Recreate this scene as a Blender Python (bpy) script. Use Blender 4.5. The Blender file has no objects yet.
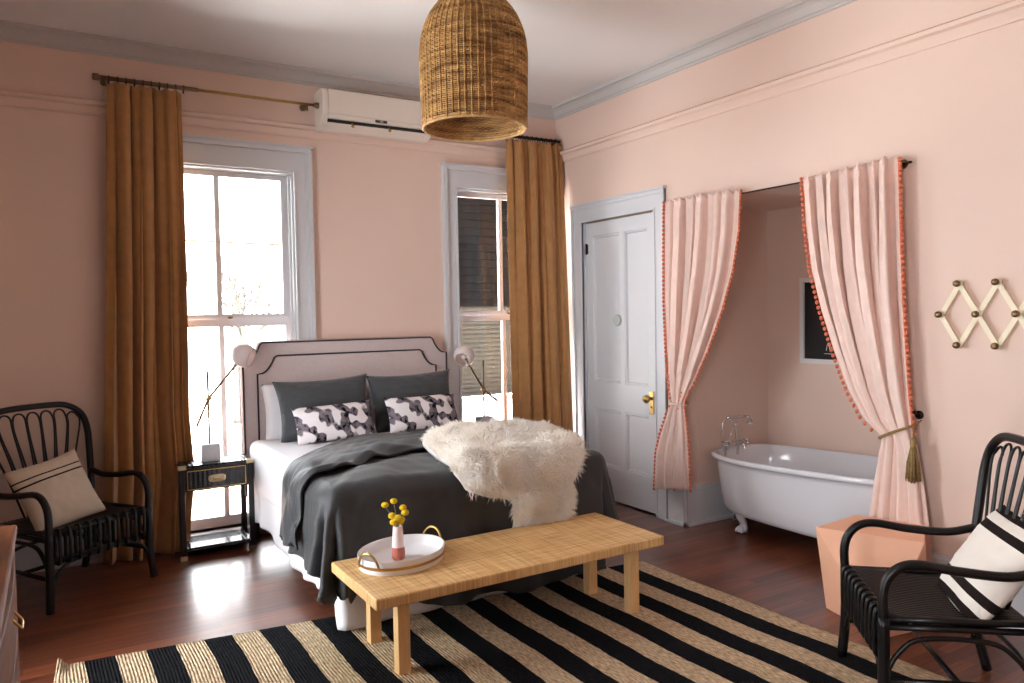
import bpy, bmesh, math, random
from mathutils import Vector, Matrix, noise
random.seed(7)
V = Vector
PI = math.pi
scn = bpy.context.scene
COL = scn.collection

# ------------------------------------------------------------------ helpers
def lin(c):
    c = c / 255.0
    return c / 12.92 if c <= 0.04045 else ((c + 0.055) / 1.055) ** 2.4

def rgb(r, g, b):
    return (lin(r), lin(g), lin(b), 1.0)

def smooth(t):
    t = max(0.0, min(1.0, t))
    return t * t * (3 - 2 * t)

def interp(tab, t):
    if t <= tab[0][0]:
        return tab[0][1]
    for (a, va), (b, vb) in zip(tab, tab[1:]):
        if t <= b:
            k = (t - a) / (b - a)
            return va + (vb - va) * k
    return tab[-1][1]

def spline(pts, n=8, closed=False):
    """Catmull-Rom through pts"""
    P = [V(p) for p in pts]
    out = []
    m = len(P)
    rng = range(m if closed else m - 1)
    for i in rng:
        p1, p2 = P[i], P[(i + 1) % m]
        p0 = P[(i - 1) % m] if (closed or i > 0) else p1 * 2 - p2
        p3 = P[(i + 2) % m] if (closed or i + 2 < m) else p2 * 2 - p1
        for k in range(n):
            t = k / n
            out.append(0.5 * ((2 * p1) + (p2 - p0) * t + (2 * p0 - 5 * p1 + 4 * p2 - p3) * t * t
                              + (3 * p1 - p0 - 3 * p2 + p3) * t ** 3))
    if not closed:
        out.append(P[-1].copy())
    return out

def BM():
    return bmesh.new()

def box(bm, x0, x1, y0, y1, z0, z1):
    vs = [bm.verts.new((x, y, z)) for x in (x0, x1) for y in (y0, y1) for z in (z0, z1)]
    for f in ((0, 1, 3, 2), (4, 6, 7, 5), (0, 4, 5, 1), (2, 3, 7, 6), (0, 2, 6, 4), (1, 5, 7, 3)):
        bm.faces.new([vs[i] for i in f])
    return vs

def obox(bm, c, ax, ay, az, hx, hy, hz):
    """oriented box, half sizes"""
    c, ax, ay, az = V(c), V(ax).normalized(), V(ay).normalized(), V(az).normalized()
    vs = [bm.verts.new(c + ax * hx * i + ay * hy * j + az * hz * k) for i in (-1, 1) for j in (-1, 1) for k in (-1, 1)]
    for f in ((0, 1, 3, 2), (4, 6, 7, 5), (0, 4, 5, 1), (2, 3, 7, 6), (0, 2, 6, 4), (1, 5, 7, 3)):
        bm.faces.new([vs[i] for i in f])

def tube(bm, pts, r, seg=8, closed=False, caps=True, flat=1.0):
    pts = [V(p) for p in pts]
    n = len(pts)
    rs = r if isinstance(r, (list, tuple)) else [r] * n
    rings = []
    prev = None
    for i, p in enumerate(pts):
        if closed:
            t = pts[(i + 1) % n] - pts[(i - 1) % n]
        else:
            t = pts[min(i + 1, n - 1)] - pts[max(i - 1, 0)]
        t = t.normalized() if t.length > 1e-9 else V((0, 0, 1))
        if prev is None:
            a = V((0, 0, 1)) if abs(t.z) < 0.9 else V((1, 0, 0))
            nrm = (a - t * a.dot(t)).normalized()
        else:
            nrm = prev - t * prev.dot(t)
            nrm = nrm.normalized() if nrm.length > 1e-6 else t.orthogonal().normalized()
        prev = nrm
        b = t.cross(nrm)
        rings.append([bm.verts.new(p + nrm * math.cos(2 * PI * k / seg) * rs[i] + b * math.sin(2 * PI * k / seg) * rs[i] * flat)
                      for k in range(seg)])
    for i in range(n if closed else n - 1):
        A, B = rings[i], rings[(i + 1) % n]
        for k in range(seg):
            bm.faces.new((A[k], A[(k + 1) % seg], B[(k + 1) % seg], B[k]))
    if caps and not closed:
        bm.faces.new(list(reversed(rings[0])))
        bm.faces.new(rings[-1])

def lathe(bm, prof, c=(0, 0, 0), seg=32, axis='z', sx=1.0, sy=1.0):
    c = V(c)
    rings = []
    for r, h in prof:
        if r < 1e-6:
            q = V((0, 0, h)) if axis == 'z' else (V((h, 0, 0)) if axis == 'x' else V((0, h, 0)))
            rings.append([bm.verts.new(c + q)])
            continue
        ring = []
        for k in range(seg):
            a = 2 * PI * k / seg
            u, v = r * math.cos(a) * sx, r * math.sin(a) * sy
            q = V((u, v, h)) if axis == 'z' else (V((h, u, v)) if axis == 'x' else V((u, h, v)))
            ring.append(bm.verts.new(c + q))
        rings.append(ring)
    for A, B in zip(rings, rings[1:]):
        if len(A) == 1 and len(B) == 1:
            continue
        for k in range(seg):
            k2 = (k + 1) % seg
            if len(A) == 1:
                bm.faces.new((A[0], B[k2], B[k]))
            elif len(B) == 1:
                bm.faces.new((A[k], A[k2], B[0]))
            else:
                bm.faces.new((A[k], A[k2], B[k2], B[k]))

def ball(bm, c, r, sub=2, scale=(1, 1, 1)):
    m = Matrix.Translation(V(c)) @ Matrix.Diagonal((scale[0], scale[1], scale[2], 1))
    bmesh.ops.create_icosphere(bm, subdivisions=sub, radius=r, matrix=m)

def grid(bm, nu, nv, fn, closed_u=False):
    uvl = bm.loops.layers.uv.verify()
    vs = [[bm.verts.new(fn(i / nu, j / nv)) for i in range(nu if closed_u else nu + 1)] for j in range(nv + 1)]
    for j in range(nv):
        for i in range(nu):
            i2 = (i + 1) % nu if closed_u else i + 1
            f = bm.faces.new((vs[j][i], vs[j][i2], vs[j + 1][i2], vs[j + 1][i]))
            for l, (u, v) in zip(f.loops, ((i, j), (i + 1, j), (i + 1, j + 1), (i, j + 1))):
                l[uvl].uv = (u / nu, v / nv)
    return vs

def loft(bm, rings, closed=True, cap0=False, cap1=False):
    R = [[bm.verts.new(p) for p in ring] for ring in rings]
    n = len(R[0])
    for A, B in zip(R, R[1:]):
        for k in range(n if closed else n - 1):
            bm.faces.new((A[k], A[(k + 1) % n], B[(k + 1) % n], B[k]))
    if cap0:
        bm.faces.new(list(reversed(R[0])))
    if cap1:
        bm.faces.new(R[-1])

def obj(name, bm, m, parent=None, sm=False, solid=0.0, bevel=0.0, sub=0, off=0.0, angle=None):
    bmesh.ops.recalc_face_normals(bm, faces=bm.faces) if (not solid) else None
    me = bpy.data.meshes.new(name)
    bm.to_mesh(me)
    bm.free()
    o = bpy.data.objects.new(name, me)
    COL.objects.link(o)
    me.materials.append(m)
    if sm or angle:
        for p in me.polygons:
            p.use_smooth = True
    if solid:
        md = o.modifiers.new('solid', 'SOLIDIFY')
        md.thickness = solid
        md.offset = off
    if bevel:
        md = o.modifiers.new('bevel', 'BEVEL')
        md.width = bevel
        md.segments = 2
        md.limit_method = 'ANGLE'
        md.angle_limit = 0.6
    if sub:
        md = o.modifiers.new('sub', 'SUBSURF')
        md.levels = sub
        md.render_levels = sub
    if angle:
        me.set_sharp_from_angle(angle=angle)
    if parent:
        o.parent = parent
    return o

def thing(name, label, cat, loc=(0, 0, 0), rz=0.0, group=None):
    o = bpy.data.objects.new(name, None)
    o.empty_display_size = 0.1
    COL.objects.link(o)
    o.location = loc
    o.rotation_euler = (0, 0, rz)
    return tag(o, label, cat, group)

def tag(o, label, cat, group=None):
    o['label'] = label
    o['category'] = cat
    if group:
        o['group'] = group
    return o

def struct(name, bm, m, parent=None, **k):
    o = obj(name, bm, m, parent, **k)
    o['kind'] = 'structure'
    return o

def copy_tree(o, parent=None):
    c = o.copy()
    COL.objects.link(c)
    if parent:
        c.parent = parent
    for ch in list(o.children):
        copy_tree(ch, c)
    return c

# ------------------------------------------------------------------ materials
def mat(name, col, rough=0.5, metal=0.0, spec=0.5, sheen=0.0, coat=0.0, trans=0.0,
        var=0.0, vscale=8.0, bump=0.0, bscale=60.0, col2=None, stretch=(1, 1, 1)):
    m = bpy.data.materials.new(name)
    m.use_nodes = True
    nt = m.node_tree
    b = nt.nodes['Principled BSDF']
    b.inputs['Base Color'].default_value = col
    b.inputs['Roughness'].default_value = rough
    b.inputs['Metallic'].default_value = metal
    b.inputs['Specular IOR Level'].default_value = spec
    b.inputs['Sheen Weight'].default_value = sheen
    b.inputs['Coat Weight'].default_value = coat
    b.inputs['Coat Roughness'].default_value = 0.08
    tc = nt.nodes.new('ShaderNodeTexCoord')
    mp = nt.nodes.new('ShaderNodeMapping')
    mp.inputs['Scale'].default_value = stretch
    nt.links.new(tc.outputs['Object'], mp.inputs[0])
    if var or col2:
        n = nt.nodes.new('ShaderNodeTexNoise')
        n.inputs['Scale'].default_value = vscale
        n.inputs['Detail'].default_value = 5
        nt.links.new(mp.outputs[0], n.inputs['Vector'])
        r = nt.nodes.new('ShaderNodeValToRGB')
        c2 = col2 or tuple(min(1, x * (1 + var)) for x in col[:3]) + (1,)
        c1 = col if col2 else tuple(x * (1 - var) for x in col[:3]) + (1,)
        r.color_ramp.elements[0].position = 0.3
        r.color_ramp.elements[1].position = 0.7
        r.color_ramp.elements[0].color = c1
        r.color_ramp.elements[1].color = c2
        nt.links.new(n.outputs['Fac'], r.inputs[0])
        nt.links.new(r.outputs[0], b.inputs['Base Color'])
    if bump:
        n2 = nt.nodes.new('ShaderNodeTexNoise')
        n2.inputs['Scale'].default_value = bscale
        n2.inputs['Detail'].default_value = 4
        nt.links.new(mp.outputs[0], n2.inputs['Vector'])
        bp = nt.nodes.new('ShaderNodeBump')
        bp.inputs['Strength'].default_value = bump
        bp.inputs['Distance'].default_value = 0.01
        nt.links.new(n2.outputs['Fac'], bp.inputs['Height'])
        nt.links.new(bp.outputs[0], b.inputs['Normal'])
    if trans:
        tr = nt.nodes.new('ShaderNodeBsdfTranslucent')
        tr.inputs['Color'].default_value = col
        mx = nt.nodes.new('ShaderNodeMixShader')
        mx.inputs[0].default_value = trans
        out = nt.nodes['Material Output']
        nt.links.new(b.outputs[0], mx.inputs[1])
        nt.links.new(tr.outputs[0], mx.inputs[2])
        nt.links.new(mx.outputs[0], out.inputs[0])
    return m

class NT:
    """tiny node-graph helper"""
    def __init__(s, m):
        s.nt = m.node_tree
        s.b = s.nt.nodes['Principled BSDF']
    def n(s, t, **k):
        x = s.nt.nodes.new(t)
        for a, v in k.items():
            setattr(x, a, v)
        return x
    def l(s, a, b):
        s.nt.links.new(a, b)
    def math(s, op, a, b=None):
        x = s.n('ShaderNodeMath', operation=op)
        for i, v in enumerate((a, b)):
            if v is None:
                continue
            if isinstance(v, (int, float)):
                x.inputs[i].default_value = v
            else:
                s.l(v, x.inputs[i])
        return x.outputs[0]
    def mix(s, f, a, b, blend='MIX'):
        x = s.n('ShaderNodeMix', data_type='RGBA', blend_type=blend)
        for i, v in ((0, f), (6, a), (7, b)):
            if isinstance(v, (int, float, tuple)):
                x.inputs[i].default_value = v
            else:
                s.l(v, x.inputs[i])
        return x.outputs[2]

M = {}
M['wall'] = mat('pink wall paint', rgb(230, 205, 191), 0.6, spec=0.3, var=0.025, vscale=1.3, bump=0.06, bscale=40)
M['ceiling'] = mat('ceiling paint', rgb(234, 231, 230), 0.8, spec=0.2, var=0.01, vscale=1)
M['crown'] = mat('grey crown paint', rgb(200, 197, 195), 0.45, spec=0.4)
M['brick'] = mat('pinkish brick paving', rgb(150, 112, 102), 0.9, spec=0.1, var=0.08, vscale=6)
M['trim'] = mat('pale grey trim paint', rgb(210, 212, 216), 0.4, spec=0.45, var=0.015, vscale=3)
M['sash'] = mat('white sash paint', rgb(232, 234, 240), 0.4)
M['brass'] = mat('brass', rgb(190, 155, 95), 0.3, metal=1.0, var=0.08, vscale=30)
M['palebrass'] = mat('pale worn brass', rgb(214, 194, 156), 0.3, metal=1.0)
M['oldbrass'] = mat('aged brass', rgb(132, 108, 82), 0.4, metal=1.0, var=0.15, vscale=30)
M['bronze'] = mat('dark bronze', rgb(52, 40, 32), 0.45, metal=0.8)
M['chrome'] = mat('chrome', rgb(215, 215, 220), 0.12, metal=1.0)
M['mustard'] = mat('mustard velvet', rgb(176, 130, 82), 0.85, spec=0.15, sheen=0.4, trans=0.05, var=0.1, vscale=14, bump=0.15, bscale=220)
M['pinklinen'] = mat('pink linen', rgb(242, 216, 205), 0.85, spec=0.1, trans=0.12, var=0.04, vscale=20, bump=0.15, bscale=300)
M['coral'] = mat('coral pompom yarn', rgb(224, 128, 98), 0.9, spec=0.1, bump=0.3, bscale=300)
M['rope'] = mat('jute rope', rgb(158, 132, 90), 0.9, spec=0.1, var=0.2, vscale=80, bump=0.6, bscale=300)
M['black'] = mat('black lacquered rattan', rgb(13, 10, 11), 0.36, spec=0.35, coat=0.08, bump=0.1, bscale=50)
M['blackwood'] = mat('black lacquered wood', rgb(14, 13, 17), 0.3, spec=0.5)
M['charcoal'] = mat('charcoal linen', rgb(44, 45, 48), 0.58, spec=0.5, sheen=0.15, var=0.08, vscale=12, bump=0.25, bscale=180)
M['charcoal2'] = mat('charcoal velvet pillow cloth', rgb(66, 69, 72), 0.7, spec=0.3, sheen=0.25, var=0.12, vscale=12, bump=0.9, bscale=16, stretch=(1, 2.2, 1))
M['white'] = mat('white cotton', rgb(236, 236, 240), 0.9, spec=0.1, bump=0.15, bscale=80)
M['headboard'] = mat('taupe upholstery', rgb(206, 192, 190), 0.85, spec=0.15, var=0.04, vscale=60, bump=0.2, bscale=350)
M['piping'] = mat('dark piping cord', rgb(48, 42, 48), 0.8)
M['fur'] = mat('cream faux fur', rgb(255, 253, 250), 0.9, spec=0.1, sheen=0.4, trans=0.3, col2=rgb(251, 243, 230), vscale=6)
M['porcelain'] = mat('white enamel', rgb(232, 234, 240), 0.15, spec=0.6, coat=0.3)
M['shadewhite'] = mat('blush white with bloom', rgb(244, 234, 232), 0.3, trans=0.3)  # lamp shade is metal; its translucency imitates bloom
M['marble'] = mat('white marble block', rgb(222, 226, 232), 0.3, var=0.05, vscale=15)
M['acwhite'] = mat('cream plastic', rgb(236, 226, 214), 0.4)
M['acdark'] = mat('dark vent slot', rgb(24, 24, 24), 0.6)
M['peach'] = mat('peach stoneware', rgb(240, 184, 152), 0.5, spec=0.4, var=0.03, vscale=5)
M['wood'] = mat('pale wood', rgb(226, 184, 128), 0.5, var=0.08, vscale=10, stretch=(8, 8, 1), bump=0.05)
M['hookwood'] = mat('pale maple', rgb(244, 232, 204), 0.5, var=0.03, vscale=10)
M['dresser'] = mat('brown polished wood', rgb(116, 66, 34), 0.5, spec=0.25, coat=0.0, var=0.3, vscale=6, stretch=(8, 1, 8))
M['flower'] = mat('yellow bloom', rgb(240, 200, 20), 0.9, bump=0.8, bscale=500, var=0.12, vscale=200)
M['stem'] = mat('grey green stem', rgb(130, 142, 130), 0.7)
M['vasetop'] = mat('pale pink glaze', rgb(232, 208, 204), 0.35)
M['vasebot'] = mat('terracotta rose', rgb(186, 104, 88), 0.6)
M['traywhite'] = mat('white enamel tray', rgb(238, 238, 240), 0.3)
M['paper'] = mat('black artwork', rgb(16, 15, 15), 0.6)
M['plaque'] = mat('grey green disc', rgb(172, 180, 176), 0.4, var=0.1, vscale=40)
M['inkwhite'] = mat('white ink', rgb(225, 225, 225), 0.7)
M['display'] = mat('dark display', rgb(40, 44, 42), 0.3)
M['tree'] = mat('grey bare twigs', rgb(52, 50, 46), 0.9)
M['ground'] = mat('pale paving', rgb(225, 225, 222), 0.9, var=0.03)
M['bulb'] = mat('frosted bulb', rgb(235, 230, 220), 0.4)
M['copper'] = mat('copper drain pipe', rgb(150, 110, 80), 0.35, metal=1.0)
M['lint'] = mat('pale lint', rgb(200, 200, 200), 0.9)

# glass: clear pane with a fresnel reflection
g = bpy.data.materials.new('window glass')
g.use_nodes = True
nt = g.node_tree
nt.nodes.remove(nt.nodes['Principled BSDF'])
tr = nt.nodes.new('ShaderNodeBsdfTransparent')
gl = nt.nodes.new('ShaderNodeBsdfGlossy')
gl.inputs['Roughness'].default_value = 0.02
fr = nt.nodes.new('ShaderNodeFresnel')
fr.inputs['IOR'].default_value = 1.35
mx = nt.nodes.new('ShaderNodeMixShader')
nt.links.new(fr.outputs[0], mx.inputs[0])
nt.links.new(tr.outputs[0], mx.inputs[1])
nt.links.new(gl.outputs[0], mx.inputs[2])
nt.links.new(mx.outputs[0], nt.nodes['Material Output'].inputs[0])
M['glass'] = g

# insect screen: dark mesh, partly see-through
g = bpy.data.materials.new('window screen mesh')
g.use_nodes = True
nt = g.node_tree
b = nt.nodes['Principled BSDF']
b.inputs['Base Color'].default_value = rgb(30, 28, 28)
tr = nt.nodes.new('ShaderNodeBsdfTransparent')
mx = nt.nodes.new('ShaderNodeMixShader')
mx.inputs[0].default_value = 0.45
nt.links.new(tr.outputs[0], mx.inputs[1])
nt.links.new(b.outputs[0], mx.inputs[2])
nt.links.new(mx.outputs[0], nt.nodes['Material Output'].inputs[0])
M['screen'] = g

# floor boards
m = mat('polished strip floor', rgb(90, 45, 25), 0.2, spec=0.5, coat=0.35)
h = NT(m)
tc = h.n('ShaderNodeTexCoord')
br = h.n('ShaderNodeTexBrick')
br.inputs['Scale'].default_value = 1
br.inputs['Brick Width'].default_value = 1.3
br.inputs['Row Height'].default_value = 0.058
br.inputs['Mortar Size'].default_value = 0.0012
br.inputs['Mortar Smooth'].default_value = 0.2
br.inputs['Bias'].default_value = 0.0
br.offset = 0.37
br.inputs['Color1'].default_value = rgb(98, 53, 35)
br.inputs['Color2'].default_value = rgb(136, 78, 52)
br.inputs['Mortar'].default_value = rgb(24, 12, 8)
h.l(tc.outputs['Object'], br.inputs['Vector'])
mp = h.n('ShaderNodeMapping')
mp.inputs['Scale'].default_value = (1.2, 26, 1)
h.l(tc.outputs['Object'], mp.inputs[0])
nz = h.n('ShaderNodeTexNoise')
nz.inputs['Scale'].default_value = 2.0
nz.inputs['Detail'].default_value = 7
h.l(mp.outputs[0], nz.inputs['Vector'])
rp = h.n('ShaderNodeValToRGB')
rp.color_ramp.elements[0].position = 0.3
rp.color_ramp.elements[0].color = (0.48, 0.46, 0.46, 1)
rp.color_ramp.elements[1].position = 0.7
rp.color_ramp.elements[1].color = (1.22, 1.18, 1.14, 1)
h.l(nz.outputs['Fac'], rp.inputs[0])
c = h.mix(1.0, br.outputs['Color'], rp.outputs[0], 'MULTIPLY')
h.l(c, h.b.inputs['Base Color'])
bp = h.n('ShaderNodeBump')
bp.inputs['Strength'].default_value = 0.06
bp.inputs['Distance'].default_value = 0.001
h.l(h.math('SUBTRACT', nz.outputs['Fac'], h.math('MULTIPLY', br.outputs['Fac'], 1.5)), bp.inputs['Height'])
h.l(bp.outputs[0], h.b.inputs['Normal'])
rr = h.n('ShaderNodeMapRange')
rr.inputs[3].default_value = 0.26
rr.inputs[4].default_value = 0.40
h.b.inputs['Coat Roughness'].default_value = 0.2
h.l(nz.outputs['Fac'], rr.inputs[0])
h.l(rr.outputs[0], h.b.inputs['Roughness'])
M['floor'] = m

# striped jute rug (uv.x across the stripes)
NS = 25
m = mat('striped jute', rgb(190, 150, 100), 0.95, spec=0.08)
h = NT(m)
uv = h.n('ShaderNodeUVMap')
sp = h.n('ShaderNodeSeparateXYZ')
h.l(uv.outputs[0], sp.inputs[0])
tc = h.n('ShaderNodeTexCoord')
wob = h.n('ShaderNodeTexNoise')
wob.inputs['Scale'].default_value = 14
h.l(tc.outputs['Object'], wob.inputs['Vector'])
uu = h.math('ADD', sp.outputs[0], h.math('MULTIPLY', h.math('SUBTRACT', wob.outputs['Fac'], 0.5), 0.0035))
st = h.math('GREATER_THAN', h.math('MODULO', h.math('MULTIPLY', uu, NS / 2.0), 1.0), 0.5)
fib = h.n('ShaderNodeTexNoise')
fib.inputs['Scale'].default_value = 1
fib.inputs['Detail'].default_value = 3
mp = h.n('ShaderNodeMapping')
mp.inputs['Scale'].default_value = (160, 28, 1)
h.l(tc.outputs['Object'], mp.inputs[0])
h.l(mp.outputs[0], fib.inputs['Vector'])
big = h.n('ShaderNodeTexNoise')
big.inputs['Scale'].default_value = 2.3
h.l(tc.outputs['Object'], big.inputs['Vector'])
rp = h.n('ShaderNodeValToRGB')
rp.color_ramp.elements[0].position = 0.3
rp.color_ramp.elements[0].color = rgb(150, 122, 92)
rp.color_ramp.elements[1].position = 0.68
rp.color_ramp.elements[1].color = rgb(232, 208, 176)
h.l(fib.outputs['Fac'], rp.inputs[0])
rk = h.n('ShaderNodeValToRGB')
rk.color_ramp.elements[0].position = 0.35
rk.color_ramp.elements[0].color = rgb(12, 12, 14)
rk.color_ramp.elements[1].position = 0.75
rk.color_ramp.elements[1].color = rgb(34, 34, 40)
h.l(fib.outputs['Fac'], rk.inputs[0])
c = h.mix(st, rp.outputs[0], rk.outputs[0])
h.l(c, h.b.inputs['Base Color'])
wv = h.math('SINE', h.math('MULTIPLY', sp.outputs[0], 2 * PI * NS * 9))
bp = h.n('ShaderNodeBump')
bp.inputs['Strength'].default_value = 0.8
bp.inputs['Distance'].default_value = 0.004
h.l(h.math('ADD', wv, h.math('MULTIPLY', fib.outputs['Fac'], 2.0)), bp.inputs['Height'])
h.l(bp.outputs[0], h.b.inputs['Normal'])
M['rug'] = m

# rattan wrapped bench top
m = mat('woven rattan', rgb(222, 180, 118), 0.5, spec=0.35)
h = NT(m)
tc = h.n('ShaderNodeTexCoord')
mp = h.n('ShaderNodeMapping')
mp.inputs['Scale'].default_value = (110, 3.0, 3.0)
h.l(tc.outputs['Object'], mp.inputs[0])
n1 = h.n('ShaderNodeTexNoise')
n1.inputs['Scale'].default_value = 1
n1.inputs['Detail'].default_value = 3
h.l(mp.outputs[0], n1.inputs['Vector'])
mp2 = h.n('ShaderNodeMapping')
mp2.inputs['Scale'].default_value = (5, 90, 3)
h.l(tc.outputs['Object'], mp2.inputs[0])
n3 = h.n('ShaderNodeTexNoise')
n3.inputs['Scale'].default_value = 1
n3.inputs['Detail'].default_value = 3
h.l(mp2.outputs[0], n3.inputs['Vector'])
rp = h.n('ShaderNodeValToRGB')
rp.color_ramp.elements[0].position = 0.3
rp.color_ramp.elements[0].color = rgb(176, 124, 66)
rp.color_ramp.elements[1].position = 0.62
rp.color_ramp.elements[1].color = rgb(236, 198, 140)
h.l(h.math('MULTIPLY', h.math('ADD', n1.outputs['Fac'], n3.outputs['Fac']), 0.5), rp.inputs[0])
h.l(rp.outputs[0], h.b.inputs['Base Color'])
bp = h.n('ShaderNodeBump')
bp.inputs['Strength'].default_value = 0.4
bp.inputs['Distance'].default_value = 0.003
h.l(h.math('ADD', n1.outputs['Fac'], n3.outputs['Fac']), bp.inputs['Height'])
h.l(bp.outputs[0], h.b.inputs['Normal'])
M['rattan'] = m

# wicker of the pendant
M['wicker'] = mat('brown wicker', rgb(122, 80, 38), 0.6, spec=0.3, col2=rgb(216, 172, 108), vscale=7, stretch=(1, 1, 7), bump=0.2)
M['wickerlight'] = mat('wicker rim', rgb(190, 148, 92), 0.6, var=0.15, vscale=20)

# floral pillow cloth
m = mat('floral cotton', rgb(232, 226, 228), 0.9, spec=0.1)
h = NT(m)
tc = h.n('ShaderNodeTexCoord')
uv = h.n('ShaderNodeUVMap')
mp = h.n('ShaderNodeMapping')
mp.inputs['Scale'].default_value = (2.2, 1.0, 1)
h.l(uv.outputs[0], mp.inputs[0])
w = h.n('ShaderNodeTexNoise')
w.inputs['Scale'].default_value = 5
w.inputs['Detail'].default_value = 3
h.l(mp.outputs[0], w.inputs['Vector'])
wv = h.n('ShaderNodeVectorMath', operation='MULTIPLY_ADD')
wv.inputs[1].default_value = (0.35, 0.35, 0)
h.l(w.outputs['Color'], wv.inputs[0])
h.l(mp.outputs[0], wv.inputs[2])
n0 = h.n('ShaderNodeTexNoise')
n0.inputs['Scale'].default_value = 2.6
n0.inputs['Detail'].default_value = 1
h.l(mp.outputs[0], n0.inputs['Vector'])
vo = h.n('ShaderNodeTexVoronoi')
vo.inputs['Scale'].default_value = 7
h.l(wv.outputs[0], vo.inputs['Vector'])
vo2 = h.n('ShaderNodeTexVoronoi')
vo2.inputs['Scale'].default_value = 18
h.l(wv.outputs[0], vo2.inputs['Vector'])
mask = h.n('ShaderNodeMapRange')
mask.inputs[1].default_value = 0.48
mask.inputs[2].default_value = 0.51
h.l(n0.outputs['Fac'], mask.inputs[0])
leaf = h.n('ShaderNodeMapRange')
leaf.inputs[1].default_value = 0.5
leaf.inputs[2].default_value = 1.1
h.l(h.math('ADD', vo.outputs['Distance'], h.math('MULTIPLY', vo2.outputs['Distance'], 0.45)), leaf.inputs[0])
rp = h.n('ShaderNodeValToRGB')
rp.color_ramp.elements[0].color = rgb(16, 15, 20)
rp.color_ramp.elements[1].color = rgb(128, 118, 126)
rp.color_ramp.elements[1].position = 0.75
h.l(leaf.outputs[0], rp.inputs[0])
h.l(h.mix(mask.outputs[0], rgb(236, 230, 232), rp.outputs[0]), h.b.inputs['Base Color'])
M['floral'] = m

def stripe_mat(name, base, dark, bands, axis):
    """bands: list of (lo, hi) on uv axis"""
    m = mat(name, base, 0.9, spec=0.1)
    h = NT(m)
    uv = h.n('ShaderNodeUVMap')
    sp = h.n('ShaderNodeSeparateXYZ')
    h.l(uv.outputs[0], sp.inputs[0])
    s = None
    for lo, hi in bands:
        a = h.math('MULTIPLY', h.math('GREATER_THAN', sp.outputs[axis], lo), h.math('LESS_THAN', sp.outputs[axis], hi))
        s = a if s is None else h.math('ADD', s, a)
    tc = h.n('ShaderNodeTexCoord')
    n = h.n('ShaderNodeTexNoise')
    n.inputs['Scale'].default_value = 120
    h.l(tc.outputs['Object'], n.inputs['Vector'])
    h.l(h.mix(s, base, dark), h.b.inputs['Base Color'])
    bp = h.n('ShaderNodeBump')
    bp.inputs['Strength'].default_value = 0.3
    bp.inputs['Distance'].default_value = 0.003
    h.l(n.outputs['Fac'], bp.inputs['Height'])
    h.l(bp.outputs[0], h.b.inputs['Normal'])
    return m
M['cush_l'] = stripe_mat('oatmeal cloth with thin dark lines', rgb(206, 190, 170), rgb(36, 32, 32), [(0.70, 0.725), (0.79, 0.81)], 1)
M['cush_r'] = stripe_mat('cream cloth with broad dark bands', rgb(240, 232, 222), rgb(36, 28, 26), [(0.05, 0.13), (0.21, 0.29), (0.72, 0.80), (0.89, 0.97)], 1)

# lap siding and louvres outside
def siding(name, base, dark, row):
    m = mat(name, base, 0.8, spec=0.2)
    h = NT(m)
    tc = h.n('ShaderNodeTexCoord')
    sp = h.n('ShaderNodeSeparateXYZ')
    h.l(tc.outputs['Object'], sp.inputs[0])
    f = h.math('FRACT', h.math('MULTIPLY', sp.outputs[2], 1.0 / row))
    rp = h.n('ShaderNodeValToRGB')
    rp.color_ramp.elements[0].position = 0.0
    rp.color_ramp.elements[0].color = dark
    rp.color_ramp.elements[1].position = 0.25
    rp.color_ramp.elements[1].color = base
    h.l(f, rp.inputs[0])
    h.l(rp.outputs[0], h.b.inputs['Base Color'])
    return m
M['siding_dark'] = mat('dark siding', rgb(7, 6, 6), 0.9, spec=0.02)  # near-black boards, darker than the lower siding
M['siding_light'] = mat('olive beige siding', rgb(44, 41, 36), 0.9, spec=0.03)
M['slats'] = siding('woven cane top', rgb(40, 42, 60), rgb(190, 192, 205), 0.02)
m = mat('woven cane surface', rgb(20, 20, 28), 0.22, spec=0.7, coat=0.4)
h = NT(m)
tc = h.n('ShaderNodeTexCoord')
sp = h.n('ShaderNodeSeparateXYZ')
h.l(tc.outputs['Object'], sp.inputs[0])
s1 = h.math('SINE', h.math('MULTIPLY', sp.outputs[0], 2 * PI / 0.028))
s2 = h.math('SINE', h.math('MULTIPLY', h.math('ADD', sp.outputs[1], sp.outputs[2]), 2 * PI / 0.012))
bp = h.n('ShaderNodeBump')
bp.inputs['Strength'].default_value = 0.9
bp.inputs['Distance'].default_value = 0.004
h.l(h.math('ADD', s1, h.math('MULTIPLY', s2, 0.3)), bp.inputs['Height'])
h.l(bp.outputs[0], h.b.inputs['Normal'])
M['cane'] = m

# ------------------------------------------------------------------ room
XL, YF, ZC = -4.14, -6.5, 3.24
AX, AY0, AY1, AZ = 0.85, -1.524, -3.26, 2.235      # bath alcove: depth, left wall, right wall, height

def holed(bm, u0, u1, z0, z1, holes, put):
    us = sorted({u0, u1, *[h[0] for h in holes], *[h[1] for h in holes]})
    zs = sorted({z0, z1, *[h[2] for h in holes], *[h[3] for h in holes]})
    for a, b in zip(us, us[1:]):
        for c, d in zip(zs, zs[1:]):
            um, zm = (a + b) / 2, (c + d) / 2
            if any(h[0] < um < h[1] and h[2] < zm < h[3] for h in holes):
                continue
            put(bm, a, b, c, d)

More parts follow.
